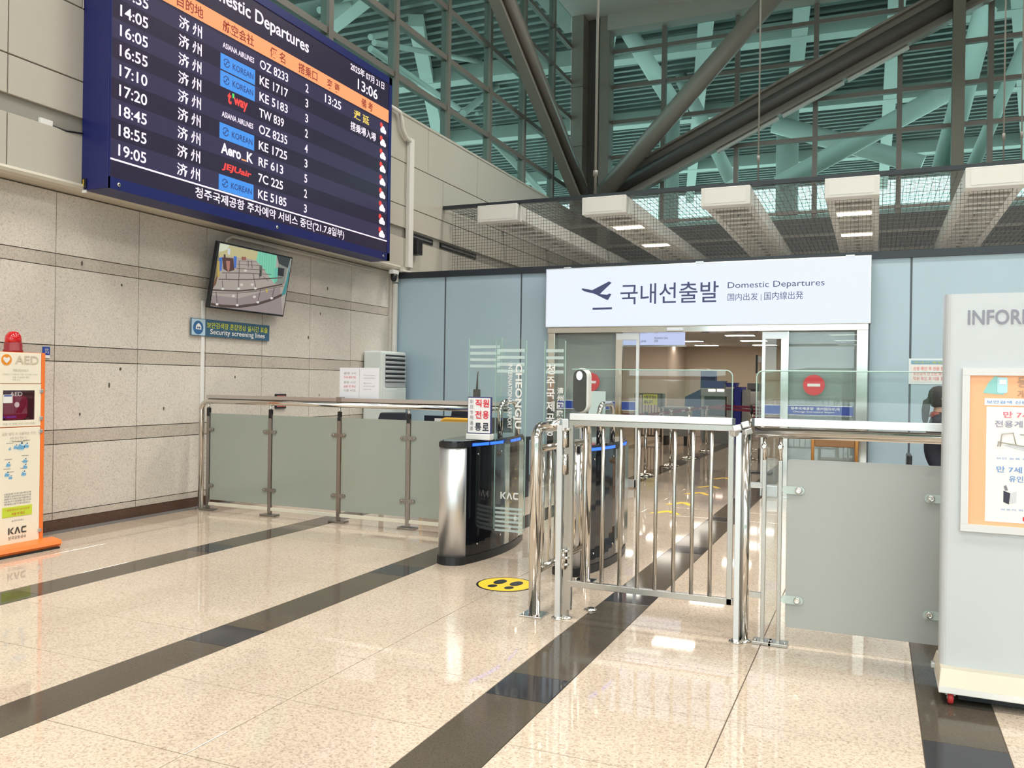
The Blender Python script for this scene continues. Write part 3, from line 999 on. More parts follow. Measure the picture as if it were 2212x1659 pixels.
# ---- banner under the monitor, cable duct, small plates
bn = thing('wall_banner', 'blue banner with yellow Korean and white English lettering under the monitor', 'banner', (XW, 7.5, 1.95))
Xb = -6.755
B(Xb - .006, Xb, 6.885, 8.155, 1.862, 2.050).build('sheet', mat('banner_blue', (.035, .11, .19), .35), bn)
text(bn, '보안검색장 혼잡영상 실시간 표출', (Xb, 7.12, 1.955), AY, AZ, 1.00, .068, mat('banner_yellow', (.62, .68, .05), .5), .012)
text(bn, 'Security screening lines', (Xb, 7.17, 1.872), AY, AZ, .90, .075, M_white, .012)
mb = MB().m(mat('banner_pale', (.45, .62, .75), .5))
mb.flat(rect(.20, .176, 6.895, 1.868), (Xb, 0, 0), AY, AZ, .0012)
mb.m(mat('banner_mid', (.03, .13, .33), .5)).flat(disc(.075, 6.99, 1.95, 20), (Xb, 0, 0), AY, AZ, .002)
mb.m(M_white).flat([(6.955, 1.93), (7.035, 1.93), (7.035, 1.965), (7.02, 1.985), (6.995, 2.0), (6.97, 1.985), (6.955, 1.965)], (Xb, 0, 0), AY, AZ, .003)
mb.m(mat('banner_mid')).flat(disc(.011, 6.982, 1.95, 10), (Xb, 0, 0), AY, AZ, .004).flat(disc(.011, 7.008, 1.95, 10), (Xb, 0, 0), AY, AZ, .004)
mb.build('emblem', None, bn)
dc = thing('cable_duct', 'narrow white cable duct running down the granite wall from the monitor', 'duct', (XW, 7.08, 1.15))
B(XW, XW + .018, 7.055, 7.095, 1.10, 2.25).build('duct', M_white, dc, .003)
dc2 = thing('cable_duct', 'wide white cable duct stepping down the corner beside the flight board', 'duct', (XU, 11.2, 3.1))
B(XU + .002, XU + .07, 11.10, 11.23, 3.142, 5.12).build('duct', M_boxwhite, dc2, .006)
dc3 = thing('cable_duct', 'white cable duct dropping behind the air conditioner to the floor', 'duct', (XW, 11.0, 0))
B(XW + .03, XU + .07, 10.95, 11.23, 3.053, 3.088).build('elbow', M_boxwhite, dc3, .01)
B(XW + .03, XW + .10, 10.93, 11.01, 2.90, 3.05).build('coupling', M_boxwhite, dc3, .006)
B(XW + .035, XW + .095, 10.945, 11.005, .0, 2.88).build('lower_duct', M_boxwhite, dc3, .006)
MB().tube([(XU + .05, 10.5, 5.43), (XU + .06, 10.8, 5.42), (XU + .06, 10.86, 5.3), (XU + .06, 10.88, 5.2), (XU + .05, 11.0, 5.10), (XU + .05, 11.12, 5.06)], .03, 10).build('flexible_pipe', M_boxwhite, dc2)
cc = thing('security_camera', 'small white dome camera under the ledge end beside the corner duct', 'camera', (-6.6, 10.75, 2.95))
B(-6.64, -6.56, 10.66, 10.82, 2.99, 3.05).build('mount', M_white, cc, .008)
MB().lathe((-6.60, 10.74, 2.92), [(.005, -.045), (.03, -.035), (.045, -.01), (.05, .03), (.05, .07)], 18).build('dome', M_black, cc)
bx_ = thing('wall_speaker', 'small black box speaker hanging beside the white corner duct', 'speaker', (-6.55, 11.35, 3.45))
B(XU, -6.50, 11.28, 11.42, 3.36, 3.60).build('case', M_black, bx_, .01)
sp1 = thing('wall_plate', 'small blue and white plate on the granite wall behind the defibrillator cabinet', 'sign', (XW, 5.2, 1.6))
B(XW, XW + .006, 5.16, 5.23, 1.56, 1.66).build('plate', mat('band_blue'), sp1)
B(XW, XW + .007, 5.16, 5.23, 1.56, 1.585).build('plate_foot', M_white, sp1)
text(sp1, '금\n지', (XW + .006, 5.175, 1.60), AY, AZ, .04, .045, M_white)
sp2 = thing('wall_plate', 'dark framed red plate on the granite wall behind the glass fence handrail', 'sign', (XW, 8.2, 1.12))
B(XW, XW + .02, 8.30, 8.50, 1.04, 1.22).build('frame', M_black, sp2, .003)
B(XW + .02, XW + .023, 8.32, 8.48, 1.06, 1.20).build('plate', mat('faded_red', (.42, .10, .08), .5), sp2)

# ================================================================== AED CABINET
ae = thing('aed_cabinet', 'cream and orange defibrillator cabinet on an orange base by the left wall', 'cabinet', (-6.38, 4.45, 0))
XA = -6.20
A0, A1 = 4.16, 4.745
B(-6.50, XA - .01, A0, A1 - .005, .06, 1.585).build('body', M_orange, ae, .006)
for nm, z0, z1 in (('front_panel', 1.338, 1.585), ('front_panel', .075, .994)):
    B(XA - .012, XA, A0 + .01, A1 - .034, z0, z1 - .004).build(nm, M_cream, ae, .003)
B(XA - .03, XA + .003, A1 - .032, A1, .06, 1.585).build('edge_strip', M_orange, ae, .004)
W0, W1, WZ0, WZ1 = 4.389, 4.658, 1.048, 1.284
dp = MB().m(M_cream)
for q in ((A0 + .01, A1 - .034, WZ1, 1.334), (A0 + .01, A1 - .034, .998, WZ0), (A0 + .01, W0, WZ0, WZ1), (W1, A1 - .034, WZ0, WZ1)):
    dp.box(XA - .012, XA, q[0], q[1], q[2], q[3])
door = dp.build('door', None, ae)
B(XA - .009, XA - .007, W0, W1, WZ0, WZ1).build('recess', mat('dark_maroon', (.055, .010, .016), .3), door)
MB().prism(rrect(.20, .19, .045), (XA - .007, W0 + .01, WZ0 + .005), AY, AZ, .002).build('defibrillator_case', mat('maroon_case', (.22, .012, .045), .3), door)
B(XA - .0035, XA - .002, W0, W1, WZ0, WZ1).build('window', clear_glass('aed_window', (.96, .90, .92)), door)
text(door, 'AED', (XA - .005, W0 + .06, 1.238), AY, AZ, .105, .034, M_white, .012, .0005)
MB().prism(disc(.021), (XA - .0045, W0 + .12, 1.170), AY, AZ, .0004).build('heart_disc', M_white, door)
B(XA - .0018, XA - .0008, W0 + .004, W0 + .08, 1.185, 1.250).build('sticker', M_white, door)
B(XA - .0014, XA - .0004, W0 + .010, W0 + .074, 1.236, 1.246).build('sticker_band', mat('band_blue'), door)
B(XA, XA + .02, A0 + .15, A0 + .185, 1.13, 1.21).build('handle', mat('dark_grey', (.12, .12, .12), .4), door, .004)
for z in (1.262, 1.042, .938, .135):
    B(XA - .02, XA + .008, A1 - .045, A1 - .018, z, z + .030).build('hinge', M_alu, ae, .003)
MB().prism(disc(.043), (XA, 4.414, 1.522), AY, AZ, .002).build('heart_disc', mat('aed_orange', (.80, .28, .03), .4), ae)
mb = MB()
h = [(0, -.026), (.026, .0), (.029, .015), (.017, .025), (0, .015), (-.017, .025), (-.029, .015), (-.026, 0)]
mb.flat([(4.414 + a, 1.520 + b) for a, b in h], (XA, 0, 0), AY, AZ, .003)
mb.build('heart', M_white, ae)
text(ae, 'AED', (XA, 4.485, 1.492), AY, AZ, .20, .066, mat('dark_cream_ink', (.60, .54, .41), .5), .012)  # lettering in a darker cream than the panel
gi = mat('fine_grey_ink', (.42, .40, .34), .6)
text(ae, '자동심장보호기', (XA, 4.465, 1.430), AY, AZ, .13, .022, gi)
text(ae, '심장정지 시 사용하는 자동 기기 이용 시 확인', (XA, 4.385, 1.404), AY, AZ, .29, .012, gi)
text(ae, '사용 시 보호자 확인\n바로 신고', (XA, 4.465, 1.360), AY, AZ, .14, .034, gi)
text(ae, '사용 시 자동 신고 기기 이용', (XA, 4.388, 1.012), AY, AZ, .27, .018, gi)
text(ae, '심장 정지 시 사용하는 기기', (XA, 4.385, .930), AY, AZ, .28, .024, gi)
text(ae, '심장 정지 확인 시\n119 신고 후 사용', (XA, 4.45, .878), AY, AZ, .15, .040, gi)
mb = MB()
cb, cg = mat('print_blue', (.16, .40, .66), .5), mat('print_dark', (.10, .13, .22), .5)
cp = mat('print_pale_blue', (.62, .78, .80), .5)
for y, z, s in ((4.545, .835, 1.2), (4.59, .84, .8), (4.50, .835, .7), (4.45, .825, .4), (4.44, .70, .75), (4.58, .72, .75), (4.58, .675, .7), (4.43, .625, .75), (4.57, .62, .8), (4.46, .60, .6)):
    mb.m(cp).flat(disc(.026 * s, y, z, 12), (XA, 0, 0), AY, AZ, .001)
    mb.m(cb).flat([(y + a * s, z + b * s) for a, b in ((-.03, -.014), (.02, -.018), (.028, .004), (.0, .012), (-.012, .022))], (XA, 0, 0), AY, AZ, .0016)
    mb.m(cg).flat(disc(.008 * s, y + .006, z + .026 * s, 8), (XA, 0, 0), AY, AZ, .002)
    mb.m(gi).flat(rect(.06, .006, y - .03, z + .042), (XA, 0, 0), AY, AZ, .001)
tag(mb.build('instruction_print', None, ae), kind='stuff')
text(ae, '※ 자동 심장 보호 기기 사용 시 보호자 확인 신고 이용\n공항 이용 시 심장 정지 확인 후 119 신고 기기 사용\n전원 확인 후 기기 사용 시간 동안 이용 통로 확보 신고\n보호자 확인 후 기기 사용 전용 통로 이용 시 신고 바로\n공항 직원 확인 시 자동 기기 사용 후 전원 확인 신고', (XA, 4.41, .385), AY, AZ, .225, .095, cg, .01)
B(XA, XA + .002, 4.395, 4.645, .290, .370).build('notice_strip', mat('lime_sticker', (.55, .68, .05), .5), ae)
text(ae, '* 심장 정지 시 119 신고 후', (XA + .002, 4.42, .338), AY, AZ, .20, .016, M_red)
text(ae, '사용 전 확인', (XA + .002, 4.47, .302), AY, AZ, .11, .022, M_red)
text(ae, '◎ 청주시보호소', (XA, 4.475, .252), AY, AZ, .10, .014, cg)
def kac(parent, o, u, v, w, h, m):
    """KAC wordmark: slab letters"""
    mb = MB()
    s = w / 3.4
    k = h
    for poly in ([(0, 0), (.25, 0), (.25, 1), (0, 1)], [(.28, .45), (.75, 0), (1.08, 0), (.55, .5)], [(.28, .55), (.55, .5), (1.08, 1), (.75, 1)],
                 [(1.15, 0), (1.42, 0), (1.82, 1), (1.55, 1)], [(1.62, 1), (1.82, 1), (2.25, 0), (1.98, 0)],
                 [(2.4, .2), (2.65, .25), (2.65, .75), (2.4, .8)], [(2.4, .8), (2.65, .75), (3.35, .78), (3.35, 1), (2.6, 1)], [(2.4, .2), (2.6, 0), (3.35, 0), (3.35, .22), (2.65, .25)]):
        mb.flat([(a * s, b * k) for a, b in poly], o, u, v, .003)
    return mb.build('wordmark', m, parent)
kac(ae, (XA, 4.445, .154), AY, AZ, .155, .052, mat('wordmark_grey', (.06, .055, .05), .5))
text(ae, '한국공항공사', (XA, 4.447, .112), AY, AZ, .15, .026, mat('wordmark_grey'))
B(-6.56, -6.09, 4.0, 4.83, .012, .045).build('base_plate', M_orange, ae, .01)
bs = MB().prism([(-.0, 0), (.12, 0), (.105, .03), (.0, .045)], (XA, 4.83, .035), AX, AZ, .83)
bs.build('base_slope', M_orange, ae)
for x in (-6.5, -6.1):
    B(x - .03, x + .03, 4.1, 4.8, 0, .015).build('foot', M_black, ae)
MB().lathe((-6.36, 4.583, 1.585), [(.072, 0), (.072, .018), (.066, .025), (.066, .075), (.062, .08)], 24).build('beacon_base', mat('beacon_dark_red', (.26, .02, .03), .35), ae)
MB().lathe((-6.36, 4.583, 1.648), [(.060, 0), (.060, .05), (.054, .075), (.038, .098), (.015, .108)], 24).build('beacon_lens', mat('beacon_red', (.55, .01, .015), .08, coat=.5), ae)

# ================================================================== LEFT GLASS FENCE
FY = 6.90
M_dull = mat('dull_stainless', (.36, .35, .33), .36, 1.0)
fn = thing('glass_fence', 'long frosted glass fence with steel handrail in front of the granite wall', 'fence', (-4.8, FY, 0))
hr = [(-6.60, FY, .0), (-6.60, FY, 1.06)] + arc((-6.50, FY, 1.06), .10, 180, 90, 6, AX, AZ)[1:] + [(-3.02, FY, 1.16)]
MB().tube(hr, .028, 16).build('handrail', M_chrome, fn)
MB().lathe((-6.60, FY, 0), [(.055, 0), (.055, .008), (.036, .014)], 18).build('foot_ring', M_chrome, fn)
for a, b in ((-6.52, -4.84), (-4.82, -3.02)):
    MB().box(a, b, FY - .025, FY + .025, 1.189, 1.226).build('top_channel', mat('satin_channel', (.58, .55, .54), .30, .85), fn, .003)
B(-4.86, -4.80, FY - .03, FY + .03, 1.186, 1.234).build('channel_joint', M_dull, fn)
PXs = [-6.50, -5.68, -4.835, -4.05, -3.24]
for x in PXs:
    B(x - .02, x + .02, FY - .012, FY + .012, .02, 1.04).build('post', M_dull, fn)
    B(x - .09, x + .09, FY - .05, FY + .05, 0, .018).build('post_foot', M_dull, fn, .003)
    B(x - .016, x + .016, FY - .016, FY + .016, 1.0, 1.09).build('post_cap', M_black, fn)
    MB().cyl((x, FY, 1.07), (x, FY, 1.14), .012, 10).build('rail_pin', M_chrome, fn)
for i in range(4):
    a, b = PXs[i] + .028, PXs[i + 1] - .028
    B(a, b, FY - .005, FY + .005, .115, 1.03).build('glass_panel', M_frost, fn)
    for z in (.86, .265):
        for x, s in ((a, 1), (b, -1)):
            cl = MB()
            cl.prism(rrect(.085, .032, .014, 0, 0), (x - .03 if s > 0 else x - .055, FY - .008, z - .016), AX, AZ, .012)
            cl.build('clip', M_dull, fn)
            MB().lathe((x + .035 * s, FY - .018, z), [(.011, 0), (.011, -.006), (.006, -.008)], 12, 'y').build('clip_screw', M_dull, fn)
for i in range(4):
    MB().box(PXs[i] + .02, PXs[i + 1] - .02, FY - .014, FY + .014, .055, .085).build('bottom_rail', mat('cream_rail', (.70, .67, .56), .4), fn)

# papers clipped to the fence rail
for x0, x1, lb, tx in ((-4.864, -4.637, 'white paper notice with red and black lines, left of a pair on the fence', 1), (-4.632, -4.408, 'white paper notice with small grey lines, right of a pair on the fence', 0)):
    t = thing('paper_notice', lb, 'notice', (x0, FY + .04, 1.22), 'paper notices on the fence')
    B(x0, x1, FY + .03, FY + .034, 1.215, 1.525).build('sheet', mat('paper_white', (.80, .80, .86), .6), t)
    if tx:
        for s, z, m in (('출발 2시', 1.46, gi), ('국내선 출발 전용', 1.42, mat('print_red', (.75, .15, .15), .5)), ('출발 시간', 1.37, gi), ('20분 전 확인', 1.33, mat('print_red')), ('이용 바로', 1.29, gi)):
            text(t, s, (x0 + .05, FY + .03, z), AX, AZ, .14, .022, m)
    else:
        for s, z in (('Domestic passengers', 1.445), ('must have boarding pass', 1.42), ('Please be sure', 1.37), ('to arrive at gate', 1.34), ('thank you', 1.31)):
            text(t, s, (x0 + .05, FY + .03, z), AX, AZ, .13 if len(s) > 14 else .09, .011, mat('fine_violet_ink', (.30, .30, .42), .6))

# standing air conditioner
ac = thing('air_conditioner', 'tall white floor standing air conditioner against the granite wall near the corner', 'air conditioner', (-6.61, 10.55, 0))
AX0, AX1, AY0, AY1 = XW + .02, -6.447, 10.20, 10.88
B(AX0, AX1, AY0, AY1, 0, 1.83).build('body', mat('ac_white', (.66, .71, .69), .35), ac, .03, 3)
B(AX1, AX1 + .012, AY0 + .03, AY1 - .02, .10, 1.30).build('front_panel', mat('ac_front', (.68, .73, .70), .3), ac, .006)
B(AX1, AX1 + .004, AY0 + .10, AY1 - .04, 1.38, 1.78).build('grille_recess', mat('ac_dark', (.02, .022, .025), .5), ac)
for i in range(6):
    z = 1.405 + .066 * i
    MB().bar((AX1 + .012, AY0 + .10, z), (AX1 + .012, AY1 - .04, z), .028, .024, (.5, 0, 1)).build('louvre', mat('ac_louvre', (.50, .53, .54), .4), ac)
B(AX1, AX1 + .010, AY0 + .10, AY1 - .04, 1.31, 1.375).build('display_strip', mat('ac_grey', (.42, .44, .45), .4), ac)

# ================================================================== DESK SIDE OBJECTS BEHIND THE FENCE
def office_chair(x, y, label, m, top):
    t = thing('office_chair', label, 'chair', (x, y, 0))
    mb = MB().prism([(-.20, 0), (.20, 0), (.23, .26), (.19, .42), (-.17, .41), (-.23, .26)], (x, y, top - .42), AX, AZ, .05)
    mb.build('backrest', m, t, .015)
    B(x - .23, x + .23, y - .5, y - .04, .42, .50).build('seat', m, t, .02)
    MB().bar((x, y + .01, top - .38), (x, y - .1, .42), .05, .03).build('back_bracket', M_black, t)
    MB().cyl((x, y - .26, .08), (x, y - .26, .42), .03).build('column', M_black, t)
    for i in range(5):
        a = 2 * math.pi * i / 5
        q = (x + .27 * math.cos(a), y - .26 + .27 * math.sin(a), .06)
        MB().tube([(x, y - .26, .10), q], .018, 8).build('leg', M_black, t)
        MB().lathe((q[0], q[1], .03), [(.02, -.03), (.03, -.015), (.03, .015), (.02, .03)], 10).build('castor', M_black, t)
    return t
office_chair(-5.22, 8.55, 'dark office chair back showing over the third frosted panel of the fence', mat('chair_fabric', (.025, .03, .045), .7), 1.035)
dk = thing('reception_desk', 'dark desk with a white label behind the fourth frosted panel', 'desk', (-4.6, 9.0, 0))
B(-5.07, -3.9, 9.0, 9.04, .1, .985).build('front_panel', mat('desk_navy', (.012, .016, .028), .4), dk)
B(-5.07, -3.9, 9.0, 9.6, .70, .74).build('desk_top', mat('desk_navy'), dk)
for x in (-5.05, -3.94):
    B(x, x + .03, 9.05, 9.58, 0, .70).build('desk_side', mat('desk_navy'), dk)
B(-4.92, -4.78, 8.992, 9.0, .905, .955).build('white_label', M_white, dk)
mo = thing('desk_monitor', 'dark screen back standing on the desk behind the fence', 'monitor', (-4.45, 9.1, .74))
MB().prism([(-.30, 0), (.26, 0), (.26, .30), (-.25, .30)], (-4.50, 9.16, .80), AX, AZ, .03).build('screen', mat('monitor_dark', (.02, .022, .035), .4), mo, .004)
B(-4.56, -4.44, 9.14, 9.2, .74, .86).build('stand', M_black, mo)
yc = thing('yellow_chair', 'chair with rounded yellow wooden back showing beside the gate kiosk', 'chair', (-4.05, 7.9, 0))
def hoop_chair(t, x, y, w, ztop, m, mseat, yaw=0):
    fr = [(x - w / 2, y, ztop - .45), (x - w / 2, y, ztop - .06)] + arc((x - w / 2 + .06, y, ztop - .06), .06, 180, 90, 4, AX, AZ)[1:] + \
         arc((x + w / 2 - .06, y, ztop - .06), .06, 90, 0, 4, AX, AZ) + [(x + w / 2, y, ztop - .45)]
    MB().tube(fr, .019, 12).build('back_frame', m, t)
    MB().box(x - w / 2 + .02, x + w / 2 - .02, y - .012, y + .012, ztop - .135, ztop - .012).build('back_pad', mseat, t, .01)
    B(x - w / 2, x + w / 2, y - .44, y + .02, .42, .46).build('seat', mseat, t, .012)
    for sx in (-1, 1):
        MB().tube([(x + sx * (w / 2), y, ztop - .45), (x + sx * (w / 2), y + .04, 0)], .017, 10).build('leg', m, t)
        MB().tube([(x + sx * (w / 2 - .02), y - .42, .43), (x + sx * (w / 2 - .01), y - .44, 0)], .017, 10).build('leg', m, t)
hoop_chair(yc, -4.03, 7.95, .48, 1.0, mat('yellow_wood', (.72, .42, .06), .4), mat('yellow_wood'))
wc = thing('wooden_chair', 'brown wooden chair with curved back rest in front of the right door glass', 'chair', (-.42, 10.35, 0))
hoop_chair(wc, -.425, 10.35, .47, .845, mat('orange_wood', (.52, .25, .07), .35), mat('brown_wood', (.26, .135, .055), .4))
an = thing('radio_antenna', 'small black aerial on a dark base behind the staff sign', 'antenna', (-3.25, 7.0, 1.245))
q = PY(1030, 850, 7.0)
MB().tube([(q.x, 7.0, 1.30), (q.x + .005, 7.0, 1.46), (q.x + .01, 7.0, 1.50)], .008, 8, radii=[.012, .006, .004]).build('whip', M_black, an)
B(q.x - .03, q.x + .03, 6.98, 7.02, 1.245, 1.335).build('base', M_black, an, .006)

# ================================================================== SPEED GATE KIOSKS
M_ledstrip = emis('kiosk_led', (.02, .13, 1.0), 2.0)
def hw(y):
    return .082 + .11 * (1 - (y / .65) ** 2)
def kiosk_outline(y0, y1, grow=0, n=14):
    ys = [y0 + (y1 - y0) * i / n for i in range(n + 1)]
    return [(hw(y) + grow, y) for y in ys] + [(-hw(y) - grow, y) for y in ys[::-1]]
def kiosk(x, y, label):
    t = thing('gate_kiosk', label, 'turnstile', (x, y, 0), 'automatic gate kiosks')
    L = Vector((x, y, 0))
    def full(grow=0, r=.10):
        o = [(hw(yy) + grow, yy) for yy in [-.55 + 1.1 * i / 16 for i in range(17)]]
        a1 = [(math.cos(a) * (hw(.55) + grow), .55 + math.sin(a) * (r + grow)) for a in [math.pi * i / 10 for i in range(1, 10)]]
        o2 = [(-hw(yy) - grow, yy) for yy in [.55 - 1.1 * i / 16 for i in range(17)]]
        a2 = [(math.cos(a) * (hw(.55) + grow), -.55 + math.sin(a) * (r + grow)) for a in [math.pi + math.pi * i / 10 for i in range(1, 10)]]
        return o + a1 + o2 + a2
    MB().prism(full(.008), L, AX, AY, .06).build('plinth', M_black, t)
    MB().prism(kiosk_outline(-.55, .55), L + AZ * .06, AX, AY, .84).build('side_panel', M_blackgloss, t)
    for s in (-1, 1):
        cap = [(math.cos(a) * hw(.55), s * .55 + s * math.sin(a) * .10) for a in [math.pi * i / 12 for i in range(13)]]
        if s < 0:
            cap = cap[::-1]
        mb = MB()
        mb.prism(cap, L + AZ * .06, AX, AY, .84)
        mb.sm = [True if 2 <= i else False for i in range(len(mb.f))]
        mb.build('end_cap', M_alu, t)
    MB().prism(full(.006), L + AZ * .90, AX, AY, .035).build('top_rim', M_black, t)
    MB().prism(full(-.004), L + AZ * .935, AX, AY, .012).build('top_glass', M_blackgloss, t)
    for s in (-1, 1):
        B(x + s * hw(.05) - .006, x + s * hw(.05) + .006, y + .0, y + .085, .07, .89).build('chrome_strip', M_chrome, t)
        B(x + s * hw(.45) - .02, x + s * hw(.45) + .012, y + .35, y + .50, .07, .89).build('rear_strip', M_chrome, t)
        for a, b in ((-.50, -.29), (-.275, -.06), (.10, .25), (.265, .40)):
            mb = MB()
            n = 5
            for i in range(n):
                ya, yb = a + (b - a) * i / n, a + (b - a) * (i + 1) / n
                pa, pb = s * (hw(ya) + .010), s * (hw(yb) + .010)
                pts = [L + Vector((pa, ya, .905)), L + Vector((pb, yb, .905)), L + Vector((pb, yb, .927)), L + Vector((pa, ya, .927))]
                mb.add(pts if s > 0 else pts[::-1], [(0, 1, 2, 3)])
            mb.build('led_strip', M_ledstrip, t)
        for ya, z in ((-.42, .14), (-.08, .16), (-.08, .84), (-.42, .84)):
            MB().lathe((x + s * hw(ya), y + ya, z), [(.008, 0), (.008, .006 * s)], 10, 'x').build('rivet', M_chrome, t)
    return t
K1 = kiosk(-2.985, 6.32, 'left gate kiosk with silver rounded end and staff sign on top')
K2 = kiosk(-2.055, 6.38, 'right gate kiosk half hidden behind the swing gate bars')
frs = frost_glass('etched_stripe', (.72, .80, .82), .5, .4)
def flap(parent, x0, x1, y, z0, z1, r=.02):
    t = MB().prism(rrect(x1 - x0, z1 - z0, r, x0, z0), (0, y, 0), AX, AZ, .010).build('glass_flap', M_clear, parent)
    for xx in (x0, x1):
        B(xx - .002, xx + .002, y - .010, y, z0 + .02, z1 - .02).build('flap_edge', M_edge, t)
    for i in range(4):
        zz = z1 - .085 - .055 * i
        B(x0 + .012, x1 - .012, y - .0125, y - .0108, zz - .024, zz).build('etched_stripe', frs, t)
    return t
FY6 = 6.14
def fx(px, py=900, Y=FY6):
    return PY(px, py, Y).x
def fz(px, py, Y=FY6):
    return PY(px, py, Y).z
f1 = flap(K1, -2.802, fx(1136), FY6, fz(1100, 1150), fz(1100, 731))
f2 = flap(K2, fx(1176), -2.21, FY6, fz(1200, 1150), fz(1200, 731))
f3 = flap(K1, fx(1014, 800, 6.5), fx(1084, 800, 6.5), 6.5, .95, fz(1040, 725, 6.5), .04)
for i in range(6):
    z = fz(1108, 1097 + 9.5 * i)
    B(-2.79, fx(1132), FY6 - .0125, FY6 - .0108, z - .018, z).build('etched_stripe', frs, f1)
FT = FY6 - .012
text(f1, 'CHEONGJU', (fx(1110), FT, fz(1118, 786)), -AZ, AX, fz(1118, 786) - fz(1118, 926), fx(1128) - fx(1110), M_white, .03)
text(f1, 'INTERNATIONAL AIRPORT', (fx(1098), FT, fz(1103, 786)), -AZ, AX, fz(1103, 786) - fz(1103, 926), fx(1107) - fx(1098), M_white, .012)
kac(f1, (fx(1085), FT, fz(1100, 1078)), AX, AZ, fx(1124) - fx(1085), fz(1100, 1063) - fz(1100, 1078), M_white)
for i, ch in enumerate('청주국제공항'):
    y0 = 787 + 26.5 * i
    text(f2, ch, (fx(1181), FT, fz(1190, y0 + 22)), AX, AZ, fx(1199) - fx(1181), fz(1190, y0) - fz(1190, y0 + 22), M_white, .02)
for i, ch in enumerate('清州國際機場'):
    y0 = 837 + 16.3 * i
    text(f2, ch, (fx(1204), FT, fz(1211, y0 + 14)), AX, AZ, fx(1218) - fx(1204), fz(1211, y0) - fz(1211, y0 + 14), M_white, .02)
for K, x in ((K1, -2.86), (K2, -2.0)):
    hp = [(x, 6.36, .94), (x, 6.36, 1.14)] + arc((x, 6.46, 1.14), .10, 180, 90, 6, AY, AZ)[1:] + arc((x, 6.62, 1.14), .10, 90, 0, 6, AY, AZ) + [(x, 6.72, .94)]
    MB().tube(hp, .022, 14).build('hoop', M_chrome, K)
    B(x - .004, x + .004, 6.38, 6.70, .95, 1.20).build('hoop_glass', M_clear, K)

ss = thing('staff_sign', 'white tabletop sign with red Korean lettering on the left gate kiosk', 'sign', (-2.855, 5.95, .947))
B(-2.955, -2.75, 5.94, 5.96, .995, 1.285).build('frame', mat('sign_frame_navy', (.03, .035, .16), .4), ss, .002)
B(-2.948, -2.757, 5.936, 5.94, 1.003, 1.277).build('face', mat('sign_white', (.84, .84, .86), .4), ss)
B(-2.96, -2.75, 5.92, 6.0, .947, .995).build('stand', M_white, ss, .008)
mr_ = mat('sign_red', (.72, .03, .06), .45)
for ch, x, z, m in (('직', -2.885, 1.205, mr_), ('원', -2.82, 1.205, mr_), ('전', -2.885, 1.115, mr_), ('용', -2.82, 1.115, mr_), ('통', -2.885, 1.02, M_ink), ('로', -2.82, 1.02, M_ink)):
    text(ss, ch, (x, 5.936, z), AX, AZ, .054, .062, m, .025)
for i, ch in enumerate('职员专用通道'):
    text(ss, ch, (-2.932, 5.936, 1.232 - .042 * i), AX, AZ, .03, .031, mat('sign_grey', (.20, .20, .24), .5))

fc = thing('face_scanner', 'white face recognition terminal with dark rounded screen above the swing gate', 'scanner', (-2.0, 5.95, .947))
FCo = Vector((-2.068, 5.90, 1.185))
MB().prism(rrect(.118, .33, .058), FCo + Vector((.006, .085, 0)), AX, AZ, .085).build('body', mat('terminal_white', (.82, .80, .78), .35), fc, .012)
MB().prism(rrect(.104, .315, .052), FCo + Vector((.006, .0, .006)), AX, AZ, .004).build('screen', M_blackgloss, fc)
MB().prism(disc(.024, 0, 0, 24, .034), FCo + Vector((.055, -.004, .275)), AX, AZ, .003).build('camera_ring', emis('scanner_light', (.85, .93, 1.0), 1.2), fc)
MB().cyl((-2.005, 5.96, .947), (-2.005, 5.96, 1.24), .022, 16).build('pole', mat('terminal_white'), fc)
MB().lathe((-2.005, 5.96, .947), [(.05, 0), (.05, .01), (.03, .02)], 20).build('foot', mat('terminal_white'), fc)

# floor sticker with shoe prints
fs_ = thing('footprint_sticker', 'round yellow floor sticker with two black shoe prints before the kiosk', 'floor marking', (-2.34, 5.30, 0))
MB().prism(disc(.205, n=40), (-2.335, 5.325, .0005), AX, AY, .001).build('border', M_black, fs_)
MB().prism(disc(.190, n=40), (-2.335, 5.325, .0012), AX, AY, .001).build('disc', M_yellow, fs_)
for s in (-1, 1):
    for nm, cy, rx, ry in (('sole_print', .045, .042, .072), ('heel_print', -.085, .032, .042)):
        MB().prism(disc(rx, -2.335 + s * .062, 5.325 + cy, 18, ry), (0, 0, .0018), AX, AY, .001).build(nm, M_black, fs_)

# ================================================================== SIDE BARRIER AND SWING GATE
sb = thing('tube_barrier', 'polished steel tube barrier with bars beside the gate kiosk lane', 'barrier', (-1.88, 5.15, 0))
x = -1.87
ya, yb, zt = 4.70, 5.66, 1.13
hp = [(x, ya, 0), (x, ya, zt - .09)] + arc((x, ya + .09, zt - .09), .09, 180, 90, 8, AY, AZ)[1:] + arc((x, yb - .09, zt - .09), .09, 90, 0, 8, AY, AZ) + [(x, yb, 0)]
MB().tube(hp, .036, 20).build('hoop', M_chrome, sb)
for z in (1.0, .26):
    MB().cyl((x, ya, z), (x, yb, z), .022, 14).build('cross_rail', M_chrome, sb)
for i in range(1, 8):
    yy = ya + (yb - ya) * i / 8
    MB().cyl((x, yy, .26), (x, yy, 1.0), .010, 10).build('bar', M_chrome, sb)
for yy in (ya, yb):
    B(x - .07, x + .07, yy - .07, yy + .07, 0, .010).build('foot_plate', M_chrome, sb, .002)
    for sx in (-1, 1):
        MB().cyl((x + sx * .05, yy - .05, .01), (x + sx * .05, yy - .05, .03), .007, 8).build('bolt', M_chrome, sb)
MB().cyl((x + .02, ya + .03, 1.135), (-1.72, 4.72, 1.16), .024, 12).build('link_tube', M_chrome, sb)

